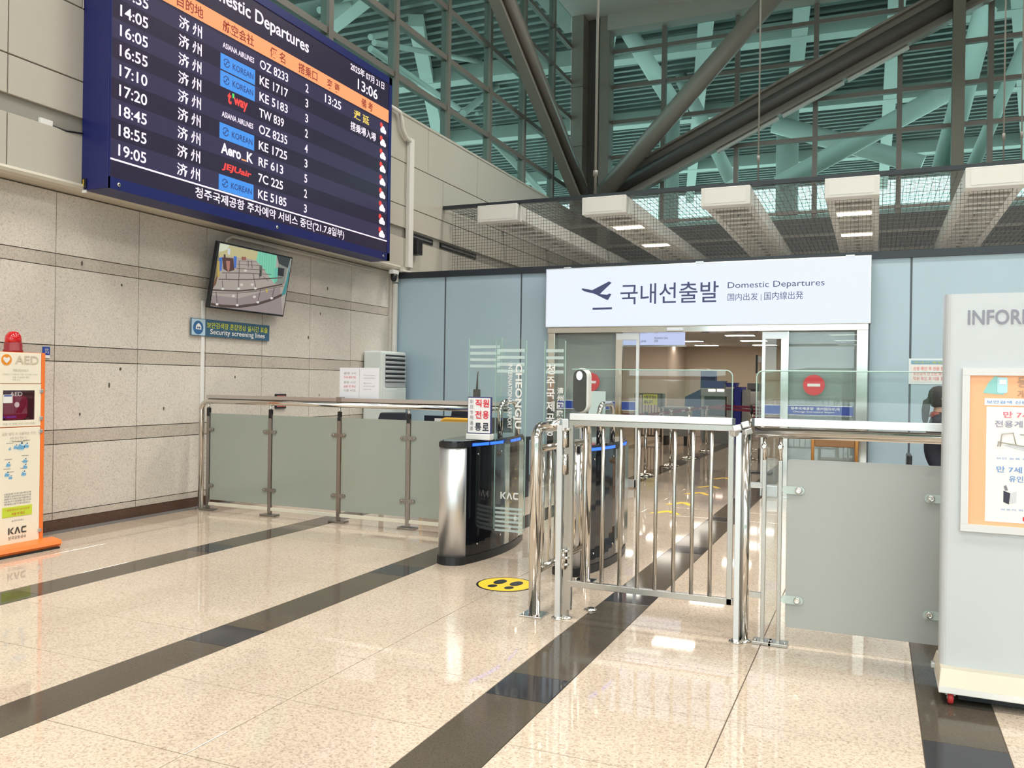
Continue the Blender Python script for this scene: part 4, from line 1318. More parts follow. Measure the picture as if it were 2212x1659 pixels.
gt_ = thing('swing_gate', 'stainless steel swing gate with vertical bars between two posts', 'gate', (-1.2, 4.70, 0))
GY = 4.70
MB().box(-1.735, -1.700, GY - .018, GY + .018, .01, 1.15).build('post', M_alu, gt_, .002)
MB().box(-1.695, -1.665, GY + .01, GY + .05, .01, 1.15).build('post', M_steel, gt_, .002)
MB().box(-1.66, -1.635, GY - .015, GY + .015, .06, 1.152).build('hinge_stile', M_steel, gt_, .002)
for z in (.30, .86, 1.02):
    MB().cyl((-1.683, GY - .012, z), (-1.683, GY - .012, z + .12), .016, 12).build('hinge', M_chrome, gt_)
for z in (.33, .37, .41, 1.13):
    MB().cyl((-1.68, GY - .03, z), (-1.65, GY - .03, z), .009, 8).build('hinge_bolt', M_chrome, gt_)
B(-1.70, -1.66, GY - .03, GY + .03, 1.12, 1.19).build('top_hinge', M_alu, gt_, .004)
MB().box(-1.66, -.69, GY - .016, GY + .016, 1.152, 1.184).build('top_rail', M_steel, gt_, .002)
MB().box(-1.66, -.70, GY - .016, GY + .016, .200, .235).build('bottom_rail', M_steel, gt_, .002)
for xx in (-1.560, -1.452, -1.345, -1.240, -1.137, -1.032, -.930, -.828):
    MB().cyl((xx, GY, .235), (xx, GY, 1.154), .0115, 14).build('bar', M_steel, gt_)
MB().box(-.735, -.706, GY - .016, GY + .016, .20, 1.152).build('latch_stile', M_steel, gt_, .002)
MB().box(-.695, -.665, GY - .018, GY + .018, .01, 1.145).build('post', M_alu, gt_, .002)
MB().cyl((-.645, GY + .03, .0), (-.645, GY + .03, 1.165), .024, 16).build('post', M_chrome, gt_)
for xx, yy in ((-1.717, GY), (-1.68, GY + .03), (-.68, GY), (-.645, GY + .03), (-1.60, GY + .26)):
    MB().lathe((xx, yy, 0), [(.042, 0), (.040, .006), (.026, .014)], 20).build('foot_ring', M_chrome, gt_)
for i, (dx, dz, w) in enumerate(((-.685, 1.165, .045), (-.645, 1.185, .04), (-.635, 1.15, .034), (-.70, 1.14, .03))):
    MB().bar((dx - w / 2, GY - .03, dz), (dx + w / 2, GY - .03 + .012 * i, dz + .012), .04, .034, (.2, .1, 1)).build('latch', M_alu, gt_, .006)
ch = MB().box(-1.655, -.715, GY - .022, GY + .022, 1.186, 1.224).build('screen_channel', M_alulight, gt_, .003)
for xx in (-1.655, -.715):
    B(xx - .012, xx + .012, GY - .02, GY + .02, 1.188, 1.222).build('channel_end', mat('channel_dark', (.10, .12, .13), .4), gt_)
sc1 = MB().prism(rrect(.93, .275, .035, -1.65, 1.21), (0, GY + .004, 0), AX, AZ, .008).build('acrylic_screen', M_clear2, gt_)
MB().tube([(-1.65, GY, 1.485), (-.755, GY, 1.485)] + arc((-.755, GY, 1.45), .035, 90, 0, 6, AX, AZ)[1:] + [(-.72, GY, 1.222)], .0035, 6).build('screen_edge', M_edge, gt_)

# ---- fence to the right of the gate
fr_ = thing('glass_fence', 'frosted glass fence panel with steel handrail beside the information board', 'fence', (0, 4.74, 0))
RY = 4.745
MB().cyl((-.60, RY - .02, 1.150), (2.6, RY - .02, 1.150), .028, 18).build('handrail', M_chrome, fr_)
MB().box(-.605, 2.6, RY - .04, RY + .005, 1.184, 1.226).build('screen_channel', M_alulight, fr_, .003)
B(-.615, -.60, RY - .04, RY + .005, 1.184, 1.226).build('channel_end', mat('channel_dark'), fr_)
MB().prism(rrect(3.2, .275, .035, -.595, 1.21), (0, RY - .012, 0), AX, AZ, .008).build('acrylic_screen', M_clear2, fr_)
MB().tube([(-.595, RY - .018, 1.226), (-.595, RY - .018, 1.45)] + arc((-.56, RY - .018, 1.45), .035, 180, 90, 6, AX, AZ)[1:] + [(2.6, RY - .018, 1.485)], .0035, 6).build('screen_edge', M_edge, fr_)
for xx in (-.548, -.465, .36, 1.28):
    B(xx - .010, xx + .010, RY - .02, RY + .02, .016, 1.0).build('post', M_steel, fr_, .002)
    B(xx - .05, xx + .05, RY - .045, RY + .045, 0, .018).build('post_foot', M_steel, fr_, .003)
    MB().cyl((xx, RY - .01, 1.0), (xx, RY - .01, 1.125), .011, 10).build('rail_pin', M_chrome, fr_)
    MB().lathe((xx, RY - .03, 1.075), [(.015, .02), (.018, .0), (.01, -.012)], 12, 'y').build('pin_ball', M_chrome, fr_)
    for sx in (-1, 1):
        MB().cyl((xx + sx * .035, RY - .02, .018), (xx + sx * .035, RY - .02, .026), .008, 8).build('bolt', M_chrome, fr_)
for a, b, m in ((-.550, -.48, M_clear2), (-.430, .325, M_frost), (.395, 1.25, M_frost)):
    mm = frost_glass('frosted_fence_glass_pale', (.40, .42, .405), .08, .25) if m is M_frost else m
    MB().prism(rrect(b - a, .905, .018, a, .105), (0, RY + .005, 0), AX, AZ, .010).build('glass_panel', mm, fr_)
M_clip = frost_glass('clear_clip', (.62, .72, .69), .35, .2)
for xx, s in ((-.455, 1), (.35, -1), (.37, 1), (1.27, -1)):
    for z in (.845, .255):
        MB().prism(rrect(.115, .042, .02, 0, 0), (xx if s > 0 else xx - .115, RY - .008, z - .021), AX, AZ, .008).build('clip', M_clip, fr_)
        MB().lathe((xx + .085 * s, RY - .016, z), [(.017, 0), (.017, -.006), (.011, -.008), (.009, -.004)], 16, 'y').build('clip_screw', M_chrome, fr_)
for z in (.86, .26):
    B(-.619, -.558, RY - .012, RY + .012, z - .015, z + .015).build('bracket', M_steel, fr_)
text(fr_, '보안', (.24, RY - .006, .965), AX, AZ, .035, .018, mat('etched_grey', (.36, .39, .37), .5))

# ================================================================== INFORMATION BOARD
ib = thing('information_board', 'white rolling information board with an orange poster at the right edge', 'notice board', (.62, 4.3, 0))
IY = 4.27
I0, I1 = .285, .955
MB().prism(rrect(I1 - I0, .15, .035, I0, IY), (0, 0, .145), AX, AY, 1.685).build('panel', mat('board_white', (.53, .57, .595), .3), ib)
bt_ = MB()
lo = [(.275, 4.165), (.965, 4.165), (.965, 4.56), (.275, 4.56)]
hi = [(.285, 4.215), (.955, 4.215), (.955, 4.50), (.285, 4.50)]
bt_.m(mat('base_cream', (.56, .52, .42), .4))
bt_.add([(a, b, .085) for a, b in lo] + [(a, b, .150) for a, b in hi], [(0, 1, 5, 4), (1, 2, 6, 5), (2, 3, 7, 6), (3, 0, 4, 7), (4, 5, 6, 7)])
bt_.m(M_white).add([(a, b, .055) for a, b in lo] + [(a, b, .085) for a, b in lo], [(3, 2, 1, 0), (0, 1, 5, 4), (1, 2, 6, 5), (2, 3, 7, 6), (3, 0, 4, 7)])
bt_.build('base', None, ib, .004)
B(.36, .88, 4.25, 4.5, .01, .055).build('base_frame', M_black, ib)
for xx, yy in ((.325, 4.205), (.915, 4.205), (.325, 4.52), (.915, 4.52)):
    c = MB().lathe((xx - .012, yy, .028), [(.020, 0), (.028, .004), (.028, .020), (.020, .024)], 18, 'x').build('caster_wheel', mat('caster_red', (.55, .04, .04), .4), ib)
    MB().box(xx - .02, xx + .02, yy - .008, yy + .02, .04, .058).build('caster_fork', M_steel, c)
    MB().lathe((xx - .014, yy, .028), [(.009, 0), (.009, .028)], 10, 'x').build('caster_hub', M_alu, c)
B(.262, .278, 4.45, 4.49, .075, .10).build('base_lug', M_alu, ib, .003)
text(ib, 'INFORMATION', (.377, IY, 1.690), AX, AZ, .485, .066, mat('board_lettering', (.24, .25, .31), .5), .012)
PF0, PF1, PZ0, PZ1 = .358, .882, .765, 1.495
fq = MB()
for q in ((PF0, PF1, PZ0, PZ0 + .032), (PF0, PF1, PZ1 - .032, PZ1), (PF0, PF0 + .03, PZ0 + .0325, PZ1 - .0325), (PF1 - .03, PF1, PZ0 + .0325, PZ1 - .0325)):
    fq.box(q[0], q[1], IY - .016, IY, q[2], q[3])
fq.build('poster_frame', mat('frame_white', (.66, .67, .68), .3), ib)
po = B(PF0 + .028, PF1 - .028, IY - .005, IY, PZ0 + .03, PZ1 - .03).build('poster', mat('poster_orange', (.90, .46, .25), .35), ib)
PYs = IY - .005
B(.455, PF1 - .08, PYs - .001, PYs, .815, 1.325).build('poster_sheet', mat('poster_white', (.82, .80, .80), .4), po)
B(.447, PF1 - .072, PYs - .0012, PYs, 1.331, 1.362).build('poster_title_strip', mat('poster_pale', (.82, .84, .86), .4), po)
text(po, '보안검색 신분 확인 자동 통로', (.455, PYs - .001, 1.339), AX, AZ, .33, .014, mat('print_blue2', (.13, .30, .62), .5), .01)
text(po, '등록', (.572, PYs, 1.412), AX, AZ, .09, .045, mat('poster_brown', (.42, .28, .20), .5), .01)
text(po, '게이트 이용', (.572, PYs, 1.366), AX, AZ, .17, .034, mat('poster_brown'), .005)
mb = MB().m(mat('poster_teal', (.28, .60, .58), .5))
mb.prism([(.44, 1.385), (.52, 1.378), (.535, 1.45), (.485, 1.46), (.46, 1.43)], (0, PYs, 0), AX, AZ, .001)
mb.m(mat('poster_sky', (.45, .72, .80), .5)).prism(rrect(.04, .07, .008, .495, 1.385), (0, PYs - .001, 0), AX, AZ, .001)
mb.m(mat('poster_pale')).prism(rect(.026, .02, .503, 1.425), (0, PYs - .002, 0), AX, AZ, .001)
mb.build('poster_picture', None, po)
text(po, '만 7세 이상', (.520, PYs - .001, 1.277), AX, AZ, .20, .028, mat('poster_pink', (.80, .18, .25), .5), .015)
text(po, '전용게이트 이용', (.487, PYs - .001, 1.235), AX, AZ, .27, .030, mat('fine_violet_ink'), .01)
text(po, '만 7세 이하는', (.497, PYs - .001, 1.035), AX, AZ, .22, .028, mat('print_blue2'), .01)
text(po, '유인 신분확인', (.545, PYs - .001, .995), AX, AZ, .18, .028, mat('print_blue2'), .01)
text(po, '보안 등록 확인 후 이용 공항', (.495, PYs - .001, 1.093), AX, AZ, .27, .009, mat('print_blue2'))
text(po, '보호자 확인 후 통로 이용', (.515, PYs - .001, .868), AX, AZ, .23, .009, mat('print_blue2'))
kac(po, (.60, PYs, .826), AX, AZ, .09, .018, M_red)
mb = MB().m(gi)
for pts in ([(.51, 1.15), (.515, 1.205), (.56, 1.212), (.57, 1.16)], [(.50, 1.17), (.66, 1.145)], [(.585, 1.205), (.62, 1.205), (.625, 1.15)], [(.50, 1.15), (.505, 1.175)], [(.66, 1.13), (.66, 1.16)]):
    mb.tube([(a, PYs - .003, b) for a, b in pts], .0022, 6)
mb.m(mat('poster_grey', (.60, .62, .66), .5)).prism([(.52, 1.155), (.62, 1.125), (.66, 1.14), (.56, 1.165)], (0, PYs - .001, 0), AX, AZ, .0005)
for x0 in (.525, .635):
    mb.m(M_ink).prism([(x0, .905), (x0 + .022, .895), (x0 + .026, .945), (x0, .955)], (0, PYs - .001, 0), AX, AZ, .001)
    mb.m(mat('poster_grey')).prism([(x0 + .026, .90), (x0 + .05, .905), (x0 + .05, .955), (x0 + .026, .945)], (0, PYs - .001, 0), AX, AZ, .001)
    mb.m(M_grey_ink).prism([(x0 + .006, .955), (x0 + .018, .957), (x0 + .010, .98), (x0, .975)], (0, PYs - .001, 0), AX, AZ, .001)
tag(mb.build('poster_diagram', None, po), kind='stuff')

# notice on the partition
nr = thing('wall_notice', 'white framed notice with red lines stuck on the partition beside the seated person', 'notice', (.55, YP, 1.45))
B(.36, .92, YP - .006, YP, 1.455, 1.758).build('sheet', mat('notice_pale', (.70, .78, .80), .4), nr)
B(.385, .895, YP - .008, YP - .006, 1.69, 1.735).build('title_strip', mat('notice_blue', (.22, .40, .55), .5), nr)
B(.385, .895, YP - .008, YP - .006, 1.48, 1.68).build('text_field', mat('notice_white', (.78, .76, .74), .5), nr)
text(nr, '국내선 출발 안내', (.41, YP - .008, 1.70), AX, AZ, .44, .024, mat('banner_yellow'))
text(nr, '신분 확인 후 전용 통로 이용\n보안검색 전 신분 확인 바로\n직원 확인 후 이용 통로 확보', (.41, YP - .008, 1.50), AX, AZ, .44, .16, mat('print_red'))

# ================================================================== SEATED PERSON
def skin_body(name, verts, edges, radii, root, parent, mats, face_mat):
    me = bpy.data.meshes.new(name)
    sh = wloc(parent)
    me.from_pydata([Vector(v) - sh for v in verts], edges, [])
    ob = bpy.data.objects.new(name, me)
    COL.objects.link(ob)
    md = ob.modifiers.new('skin', 'SKIN')
    md.use_smooth_shade = True
    sv = me.skin_vertices[0].data if me.skin_vertices else None
    if sv is None:
        bpy.context.view_layer.objects.active = ob
        bm = bmesh.new(); bm.from_mesh(me)
        bm.verts.layers.skin.verify()
        bm.to_mesh(me); bm.free()
        sv = me.skin_vertices[0].data
    for i, r in enumerate(radii):
        sv[i].radius = (r, r) if not isinstance(r, tuple) else r
        sv[i].use_root = (i == root)
    s = ob.modifiers.new('sub', 'SUBSURF')
    s.levels = s.render_levels = 2
    dg = bpy.context.evaluated_depsgraph_get()
    nm = bpy.data.meshes.new_from_object(ob.evaluated_get(dg))
    ob.modifiers.clear()
    ob.data = nm
    nm.materials.clear()
    for m in mats:
        nm.materials.append(m)
    for p in nm.polygons:
        p.use_smooth = True
        p.material_index = face_mat(p.center + sh)
    ob.parent = parent
    return ob
pn = thing('person', 'seated person with dark ponytail and navy top, back turned, behind the fence', 'person', (.66, 9.8, 0))
hx, hy = .66, 9.80
V, E_, R_ = [], [], []
def pv(p, r, link=None):
    V.append(Vector(p)); R_.append(r)
    if link is not None:
        E_.append((link, len(V) - 1))
    return len(V) - 1
pel = pv((hx - .06, hy, .54), .15)
sp1_ = pv((hx - .07, hy, .70), .135, pel)
sp2_ = pv((hx - .06, hy, .86), .14, sp1_)
chs = pv((hx - .06, hy, 1.0), .145, sp2_)
nk0 = pv((hx - .05, hy, 1.12), .075, chs)
nk1 = pv((hx - .04, hy, 1.20), .052, nk0)
hx0, hx = hx, hx - .05
hd0 = pv((hx + .02, hy, 1.27), .078, nk1)
hd1 = pv((hx + .02, hy, 1.345), .082, hd0)
hx = hx0
hands = []
for s in (-1, 1):
    sh_ = pv((hx - .03, hy + s * .17, 1.04), .065, chs)
    el = pv((hx + .04, hy + s * .24, .79), .045, sh_)
    wr = pv((hx + .24, hy + s * .16, .70), .03, el)
    pm = pv((hx + .31, hy + s * .13, .695), .036, wr)
    for k, (dy, ln) in enumerate(((-.03, .07), (-.01, .08), (.012, .075), (.03, .06))):
        f0 = pv((hx + .35, hy + s * .13 + dy, .69), .010, pm)
        f1_ = pv((hx + .35 + ln * .55, hy + s * .13 + dy, .683), .009, f0)
        pv((hx + .35 + ln * .9, hy + s * .13 + dy, .663), .008, f1_)
    th = pv((hx + .305, hy + s * .085, .695), .012, pm)
    pv((hx + .345, hy + s * .07, .685), .010, th)
    hip = pv((hx + .0, hy + s * .09, .53), .095, pel)
    kn = pv((hx + .42, hy + s * .10, .53), .068, hip)
    an_ = pv((hx + .44, hy + s * .10, .10), .042, kn)
    pv((hx + .58, hy + s * .11, .045), .035, an_)
navy, skin_c, trou = mat('navy_top', (.012, .014, .026), .8), mat('skin', (.50, .30, .21), .5), mat('dark_trousers', (.02, .02, .028), .8)
def fm(c):
    if c.z > 1.165: return 1
    if c.z < .62 and c.x > hx - .25 and c.z < .60: return 2
    if c.x > hx + .20 and c.z > .64: return 1
    return 0
skin_body('body', V, E_, R_, pel, pn, [navy, skin_c, trou], fm)
hx -= .05
hair = MB()
hair.lathe((hx + .0, hy, 1.27), [(.02, -.075), (.075, -.05), (.098, .0), (.105, .06), (.095, .11), (.06, .15), (.01, .163)], 24)
for i, v in enumerate(hair.v):      # hairline leaves the face side free
    if v.x > hx + .055 and v.z < 1.36:
        hair.v[i] = Vector((hx + .055, v.y, v.z))
hair.build('hair', mat('dark_hair', (.013, .010, .009), .75), pn)
pt = [(hx - .085, hy, 1.295), (hx - .115, hy - .02, 1.265), (hx - .125, hy - .04, 1.18), (hx - .13, hy - .06, 1.08), (hx - .125, hy - .07, 1.0)]
MB().tube(pt, .03, 12, radii=[.02, .036, .04, .03, .010]).build('ponytail', mat('dark_hair'), pn)
MB().tube([(hx - .085, hy, 1.298), (hx - .10, hy, 1.288)], .026, 12).build('hair_tie', M_black, pn)
MB().lathe((hx - .012, hy, 1.125), [(.085, -.02), (.07, .02), (.062, .035)], 20).build('collar', mat('collar_orange', (.30, .06, .04), .6), pn)
for s in (-1, 1):
    MB().lathe((hx + .02, hy + s * .082, 1.30), [(.012, -.025), (.02, 0), (.012, .025)], 10).build('ear', skin_c, pn)
    MB().lathe((hx + .092, hy + s * .03, 1.325), [(.005, -.007), (.010, 0), (.005, .007)], 10).build('eye', M_black, pn)
MB().tube([(hx + .09, hy, 1.33), (hx + .112, hy, 1.285), (hx + .09, hy, 1.278)], .012, 8).build('nose', skin_c, pn)
B(hx + .085, hx + .098, hy - .022, hy + .022, 1.243, 1.250).build('mouth', mat('lips', (.40, .14, .12), .5), pn)
pc_ = thing('person_chair', 'black chair under the seated person behind the fence', 'chair', (.62, 9.8, 0))
B(.40, .86, 9.57, 10.03, .38, .44).build('seat', M_black, pc_, .02)
MB().cyl((.63, 9.8, .06), (.63, 9.8, .38), .03).build('column', M_black, pc_)
B(.31, .36, 9.62, 9.98, .48, .71).build('backrest', M_black, pc_, .015)
MB().tube([(.335, 9.8, .52), (.335, 9.8, .36), (.6, 9.8, .36)], .018, 8).build('back_bracket', M_black, pc_)
for i in range(5):
    a = 2 * math.pi * i / 5
    MB().tube([(.63, 9.8, .08), (.63 + .26 * math.cos(a), 9.8 + .26 * math.sin(a), .02)], .02, 8).build('leg', M_black, pc_)

# ================================================================== SECURITY HALL BEHIND THE DOOR
CZ = 2.53
M_room = mat('room_cream', (.62, .52, .40), .7)
tag(B(-6.6, 6, 25.0, 25.2, 0, CZ).build('wall_security_back', M_room), kind='structure')
tag(B(-6.9, -6.6, YP + .1, 25.2, 0, CZ).build('wall_security_left', M_room), kind='structure')
tag(B(6.0, 6.2, YP + .1, 25.2, 0, CZ).build('wall_security_right', M_room), kind='structure')
c2 = tag(B(-6.9, 6.2, YP + .13, 25.2, CZ, CZ + .2).build('ceiling_security', mat('room_ceiling', (.62, .60, .57), .8)), kind='structure')
q0, q1 = PY(1412, 800, 22.6).x, PY(1441, 800, 22.6).x
tag(B(-6.6, q1, 22.6, 25.0, 0, CZ).build('wall_security_corner', mat('room_cream_corner', (.64, .53, .43), .7)), kind='structure')
for y in (12.6, 15.4, 18.9, 21.2, 23.4):
    for x in (-5.4, -4.3, -2.75, -.6, 1.8):  # leftmost column added to brighten the left part of the room
        t = thing('panel_light', 'long white ceiling light panel in the security hall, leftmost column added for light', 'lamp', (x, y, CZ - .03), 'ceiling light panels in the security hall')
        B(x - .32, x + .32, y - .16, y + .16, CZ - .02, CZ).build('frame', M_white, t)
        B(x - .30, x + .30, y - .14, y + .14, CZ - .026, CZ - .02).build('diffuser', emis('panel_glow', (1, .93, .82), 18), t)
ls = thing('lane_sign', 'pale hanging lane sign inside the sliding door', 'sign', (-2.9, 12.0, 1.97))
B(-3.6, -2.525, 12.0, 12.07, 1.98, 2.16).build('box', emis('lane_sign_face', (.62, .70, 1.0), .8), ls, .003)
B(-3.6, -2.51, 11.99, 12.08, 1.955, 1.98).build('bottom_trim', M_alu, ls)
text(ls, 'Lane', (-3.18, 12.0, 2.02), AX, AZ, .10, .04, M_grey_ink)
text(ls, 'Automatic lane\nzone', (-2.96, 12.0, 2.02), AX, AZ, .20, .08, M_grey_ink)
for x in (-3.5, -2.65):
    MB().cyl((x, 12.03, 2.16), (x, 12.03, CZ), .008, 8).build('hanger', M_alu, ls)
# stanchions with belts
mar = mat('maroon_belt', (.19, .012, .045), .6)
sts = [(-3.235, 12.65), (-3.24, 14.4), (-3.27, 16.1), (-3.28, 18.0), (-3.3, 23.0)]
def stanchion(x, y, lb, black=False):
    t = thing('belt_stanchion', lb, 'stanchion', (x, y, 0), 'belt stanchions in the security hall')
    MB().lathe((x, y, 0), [(.16, 0), (.16, .012), (.10, .03), (.03, .045)], 24).build('base', M_chrome, t)
    MB().cyl((x, y, .04), (x, y, .90), .025, 14).build('pole', M_chrome, t)
    MB().cyl((x, y, .88), (x, y, .985), .03, 14).build('head', M_black if black else M_chrome, t)
    return t
order = ['nearest', 'second', 'third', 'fourth', 'farthest']
S_ = [stanchion(x, y, f'{o} of the row of belt stanchions along the left of the lane' if i in (0, 4) else f'{o} belt stanchion from the door in the left row', i == 0) for i, ((x, y), o) in enumerate(zip(sts, order))]
for i in range(4):
    (x0, y0), (x1, y1) = sts[i], sts[i + 1]
    b_ = MB().bar((x0, y0 + .03, .935), (x1, y1 - .03, .935), .004, .05, AZ).build('belt', mar, S_[i])
    text(b_, 'KAC', (x0 + .004, (y0 + y1) / 2, .915), AY, AZ, .30, .035, M_white, .02, off=.004)
(x0, y0) = sts[0]
MB().bar((x0, y0 - .03, .935), (-4.6, 12.2, .93), .004, .05, AZ).build('belt', mar, S_[0])
cross = [(-2.5, 19.0), (-1.35, 19.0), (-2.15, 16.4), (-1.05, 16.4)]
CL = ['dark-headed belt stanchion in the far cross row below the scanner', 'dark-headed belt stanchion at the right of the far cross row', 'dark-headed belt stanchion of the near cross row beside the lane', 'dark-headed belt stanchion beside the right door leaf']
for i, (x, y) in enumerate(cross):
    s = stanchion(x, y, CL[i], True)
    if i in (0, 2):
        nx, ny = cross[i + 1]
        for z in (.935, .80):
            b_ = MB().bar((x, y, z), (nx, ny, z), .004, .05, AZ).build('belt', mar, s)
        text(b_, 'KAC', (x + .3, y - .004, .915), AX, AZ, .25, .035, M_white, .02)
MB().bar((-3.3, 20.0, .935), (-2.5, 19.0, .935), .004, .05, AZ).build('belt', mar, S_[4])
MB().bar((-3.28, 18.0, .935), (-2.15, 16.4, .935), .004, .05, AZ).build('belt', mar, S_[3])
# arrows on the floor
for i, yy in enumerate((9.0, 9.75, 10.80, 11.6, 12.75)):
    t = thing('floor_arrow', ['nearest yellow floor arrow behind the gate bars', 'second nearest yellow floor arrow behind the gate bars', 'middle of the five yellow floor arrows', 'second farthest yellow floor arrow', 'farthest yellow floor arrow in the doorway'][i], 'floor marking', (-2.08, yy, 0), 'yellow floor arrows')
    MB().prism([(-.17, 0), (-.10, 0), (0, .17), (.10, .02), (.17, .02), (.04, .27), (-.04, .27)], (-2.08, yy, .0005), AX, AY, .001).build('arrow', M_yellow, t)
# x-ray scanner, counter, trays
XY = 20.7
def R3(px0, px1, py0, py1, Y, d, nm, m, par, bev=0):
    a, b = PY(px0, py1, Y), PY(px1, py0, Y)
    return B(a.x, b.x, Y, Y + d, a.z, b.z).build(nm, m, par, bev)
xr = thing('xray_scanner', 'blue and grey baggage scanner standing in the security hall', 'scanner', (-2.7, XY + .5, 0))
M_xg = mat('scanner_grey', (.27, .29, .30), .4)
M_xb = mat('scanner_blue', (.012, .045, .16), .4)
M_xb2 = mat('scanner_royal_blue', (.012, .02, .25), .4)
R3(1513, 1584, 839, 856, XY, .9, 'tunnel_head', M_xg, xr, .02)
R3(1513, 1521, 856, 950, XY, .9, 'tunnel_side', M_xg, xr)
R3(1570, 1584, 856, 950, XY, .9, 'tunnel_side', M_xg, xr)
R3(1521, 1570, 848, 905, XY + .12, .02, 'curtain', mat('scanner_dark', (.03, .035, .045), .5), xr)
R3(1516, 1582, 900, 966, XY + .03, .8, 'bed', mat('scanner_bed', (.22, .23, .22), .5), xr)
a, b = PY(1513, 878, XY), PY(1513, 841, XY)
c_, d_ = PY(1480, 857, XY), PY(1477, 920, XY)
MB().prism([(d_.x, d_.z), (a.x, d_.z), (b.x, b.z), (c_.x, c_.z)], (0, XY + .9, 0), AX, AZ, .9).build('side_hood', M_xb, xr)
R3(1584, 1601, 836, 975, XY, .9, 'right_panel', M_xb2, xr)
for px in (1530, 1549):
    R3(px, px + 15, 841, 845.5, XY - .012, .012, 'signal_lamp', emis('signal_lamp', (1, .72, .62), 3.5), xr)
R3(1513, 1545, 800, 839, XY + .55, .3, 'console', M_xb, xr, .01)
R3(1601, 1612, 842, 980, XY + .05, .8, 'end_panel', M_xg, xr)
for px0, px1, py0, py1, lb in ((1518, 1565, 823, 839, 'blue tray lying on the baggage scanner left of another'), (1567, 1592, 827, 836, 'smaller blue tray at the right end of the scanner top')):
    t = thing('luggage_tray', lb, 'tray', PY(px0, py1, XY + .1), 'blue trays on the scanner')
    a, b = PY(px0, py1, XY + .1), PY(px1, py0, XY + .1)
    MB().prism([(a.x + .03, a.z), (b.x - .03, a.z), (b.x, b.z), (a.x, b.z)], (0, XY + .5, 0), AX, AZ, .4).build('tray', M_xb2, t)
    B(a.x - .01, b.x + .01, XY + .09, XY + .51, b.z - .015, b.z).build('rim', M_xb2, t)
ct = thing('roller_counter', 'long grey roller counter in front of the baggage scanner', 'counter', (-4.2, 19.3, 0))
a, b = PY(1427, 950, 19.3), PY(1486, 880, 19.3)
B(a.x, b.x, 19.3, 20.0, b.z - .04, b.z).build('top', mat('counter_top', (.30, .30, .30), .3), ct)
B(a.x + .05, b.x - .02, 19.35, 19.95, .22, b.z - .04).build('side', mat('counter_grey', (.20, .205, .20), .5), ct)
for xx in (a.x + .05, b.x - .1):
    B(xx, xx + .06, 19.36, 19.9, 0, .22).build('leg', M_black, ct)
wp = thing('white_cabinet', 'tall pale cabinet standing behind the baggage scanner', 'cabinet', PY(1507, 900, 23.0))
a, b = PY(1487, 1000, 23.0), PY(1528, 796, 23.0)
B(a.x, b.x, 23.0, 23.5, 0, b.z).build('body', mat('cabinet_pale', (.60, .50, .44), .5), wp, .01)
wp.location = (a.x, 23, 0); wp.children[0].location = Vector((0, 0, 0))
for ch_ in wp.children: ch_.data.transform(Matrix.Translation(PY(1507, 900, 23.0) - Vector((a.x, 23, 0))))
gd = thing('glass_door_leaf', 'narrow dark glazed door on the security hall rear wall', 'door', (PY(1447, 800, 24.9).x, 24.9, 0))
R3(1447, 1467, 792, 925, 24.95, .04, 'leaf', mat('dark_glazing', (.10, .085, .08), .12), gd)
R3(1455.5, 1458, 792, 925, 24.93, .02, 'meeting_stile', M_alu, gd)
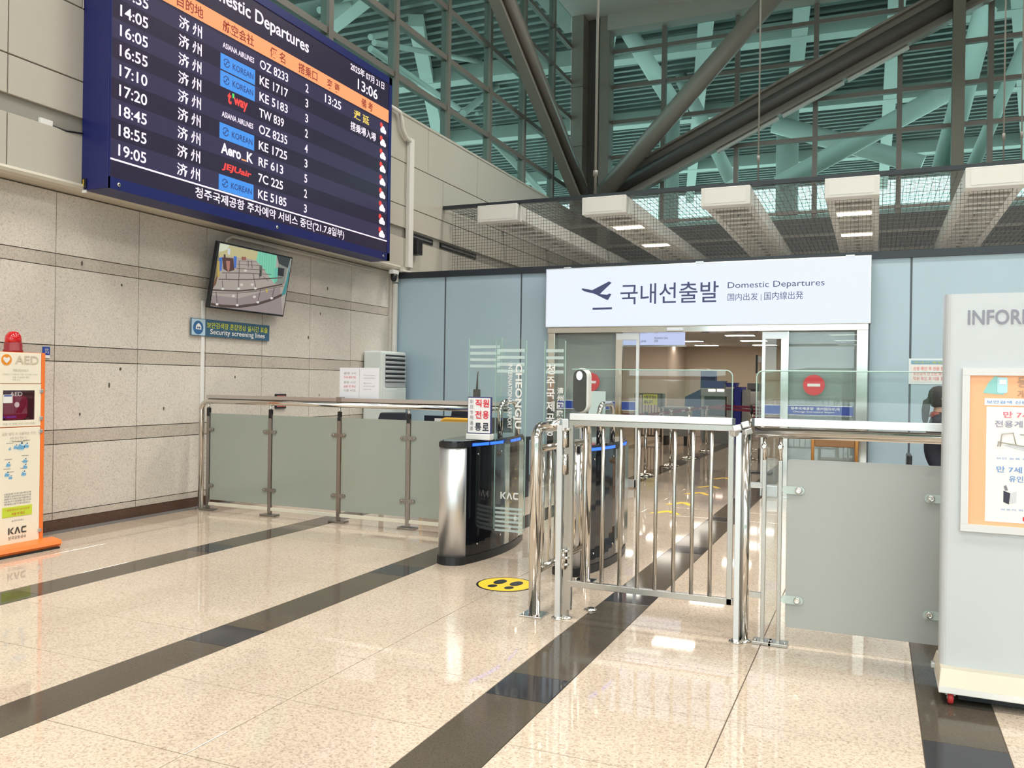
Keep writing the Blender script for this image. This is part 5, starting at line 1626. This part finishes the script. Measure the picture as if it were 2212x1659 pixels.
# screens and cabinet at right
rc = thing('low_cabinet', 'pale low cabinet right of the baggage scanner', 'cabinet', (PY(1620, 900, 22.2).x, 22.2, 0))
a, b = PY(1602, 990, 22.2), PY(1644, 846, 22.2)
B(a.x, b.x, 22.2, 22.8, 0, b.z).build('body', mat('cabinet_cream', (.52, .47, .42), .5), rc, .008)
B(a.x + .02, b.x - .02, 22.185, 22.2, b.z - .33, b.z - .03).build('drawer', mat('cabinet_grey', (.40, .38, .36), .5), rc)
pm_ = thing('printer', 'dark grey printer on the low cabinet right of the scanner', 'printer', (PY(1627, 846, 22.3).x, 22.3, b.z))
a2, b2 = PY(1614, 846, 22.3), PY(1641, 828, 22.3)
B(a2.x, b2.x, 22.3, 22.7, b.z, b2.z).build('body', mat('printer_grey', (.10, .10, .11), .5), pm_, .01)
B(a2.x + .04, b2.x - .04, 22.29, 22.3, b.z + .02, b.z + .06).build('paper_slot', M_black, pm_)
ks = thing('passport_stand', 'tall stand with grey screen head beside the right door leaf', 'kiosk', (PY(1642, 900, 14).x, 14, 0))
R3(1632, 1636.5, 767, 806, 14, .05, 'screen_back', M_black, ks)
R3(1636.5, 1652, 769, 783, 14, .08, 'head', mat('kiosk_grey', (.55, .55, .56), .4), ks, .006)
R3(1638, 1643, 783, 1000, 14.02, .05, 'pole', mat('kiosk_pole', (.30, .27, .24), .4), ks)
a = PY(1640, 900, 14)
B(a.x - .2, a.x + .2, 13.9, 14.25, 0, .02).build('foot', M_black, ks)
B(a.x - .02, a.x + .03, 14.02, 14.07, 0.02, .4).build('pole', mat('kiosk_pole'), ks)
# bar fence with yellow notice
bf = thing('bar_fence', 'low dark bar fence at the left of the security hall', 'fence', (-4.6, 20.4, 0))
a, b = PY(1370, 944, 20.4), PY(1431, 850, 20.4)
for z in (b.z, .16):
    B(a.x, b.x, 20.38, 20.42, z - .04, z).build('rail', mat('fence_dark', (.10, .085, .075), .4, .5), bf)
n = 9
for i in range(n):
    xx = a.x + (b.x - a.x) * (i + .5) / n
    MB().cyl((xx, 20.4, .14), (xx, 20.4, b.z - .02), .012, 8).build('bar', mat('fence_dark'), bf)
for xx in (a.x + .02, b.x - .02):
    B(xx - .02, xx + .02, 20.38, 20.42, 0, b.z).build('post', mat('fence_dark'), bf)
yn = thing('yellow_notice', 'yellow notice hanging on the bar fence in the security hall', 'notice', (-4.5, 20.33, 1.0))
a, b = PY(1389, 874, 20.33), PY(1420, 852, 20.33)
B(a.x, b.x, 20.33, 20.35, a.z, b.z).build('sheet', mat('notice_yellow', (.60, .58, .06), .5), yn)
text(yn, '비행 전 탑승\n출입 금지', (a.x + .03, 20.33, a.z + .03), AX, AZ, b.x - a.x - .06, b.z - a.z - .06, M_ink, .02)
R3(1420, 1436, 850, 880, 20.5, .06, 'grey_panel', mat('panel_grey', (.26, .27, .27), .5), bf)

bpy.data.objects.remove(_TO)
bpy.data.curves.remove(_TC)
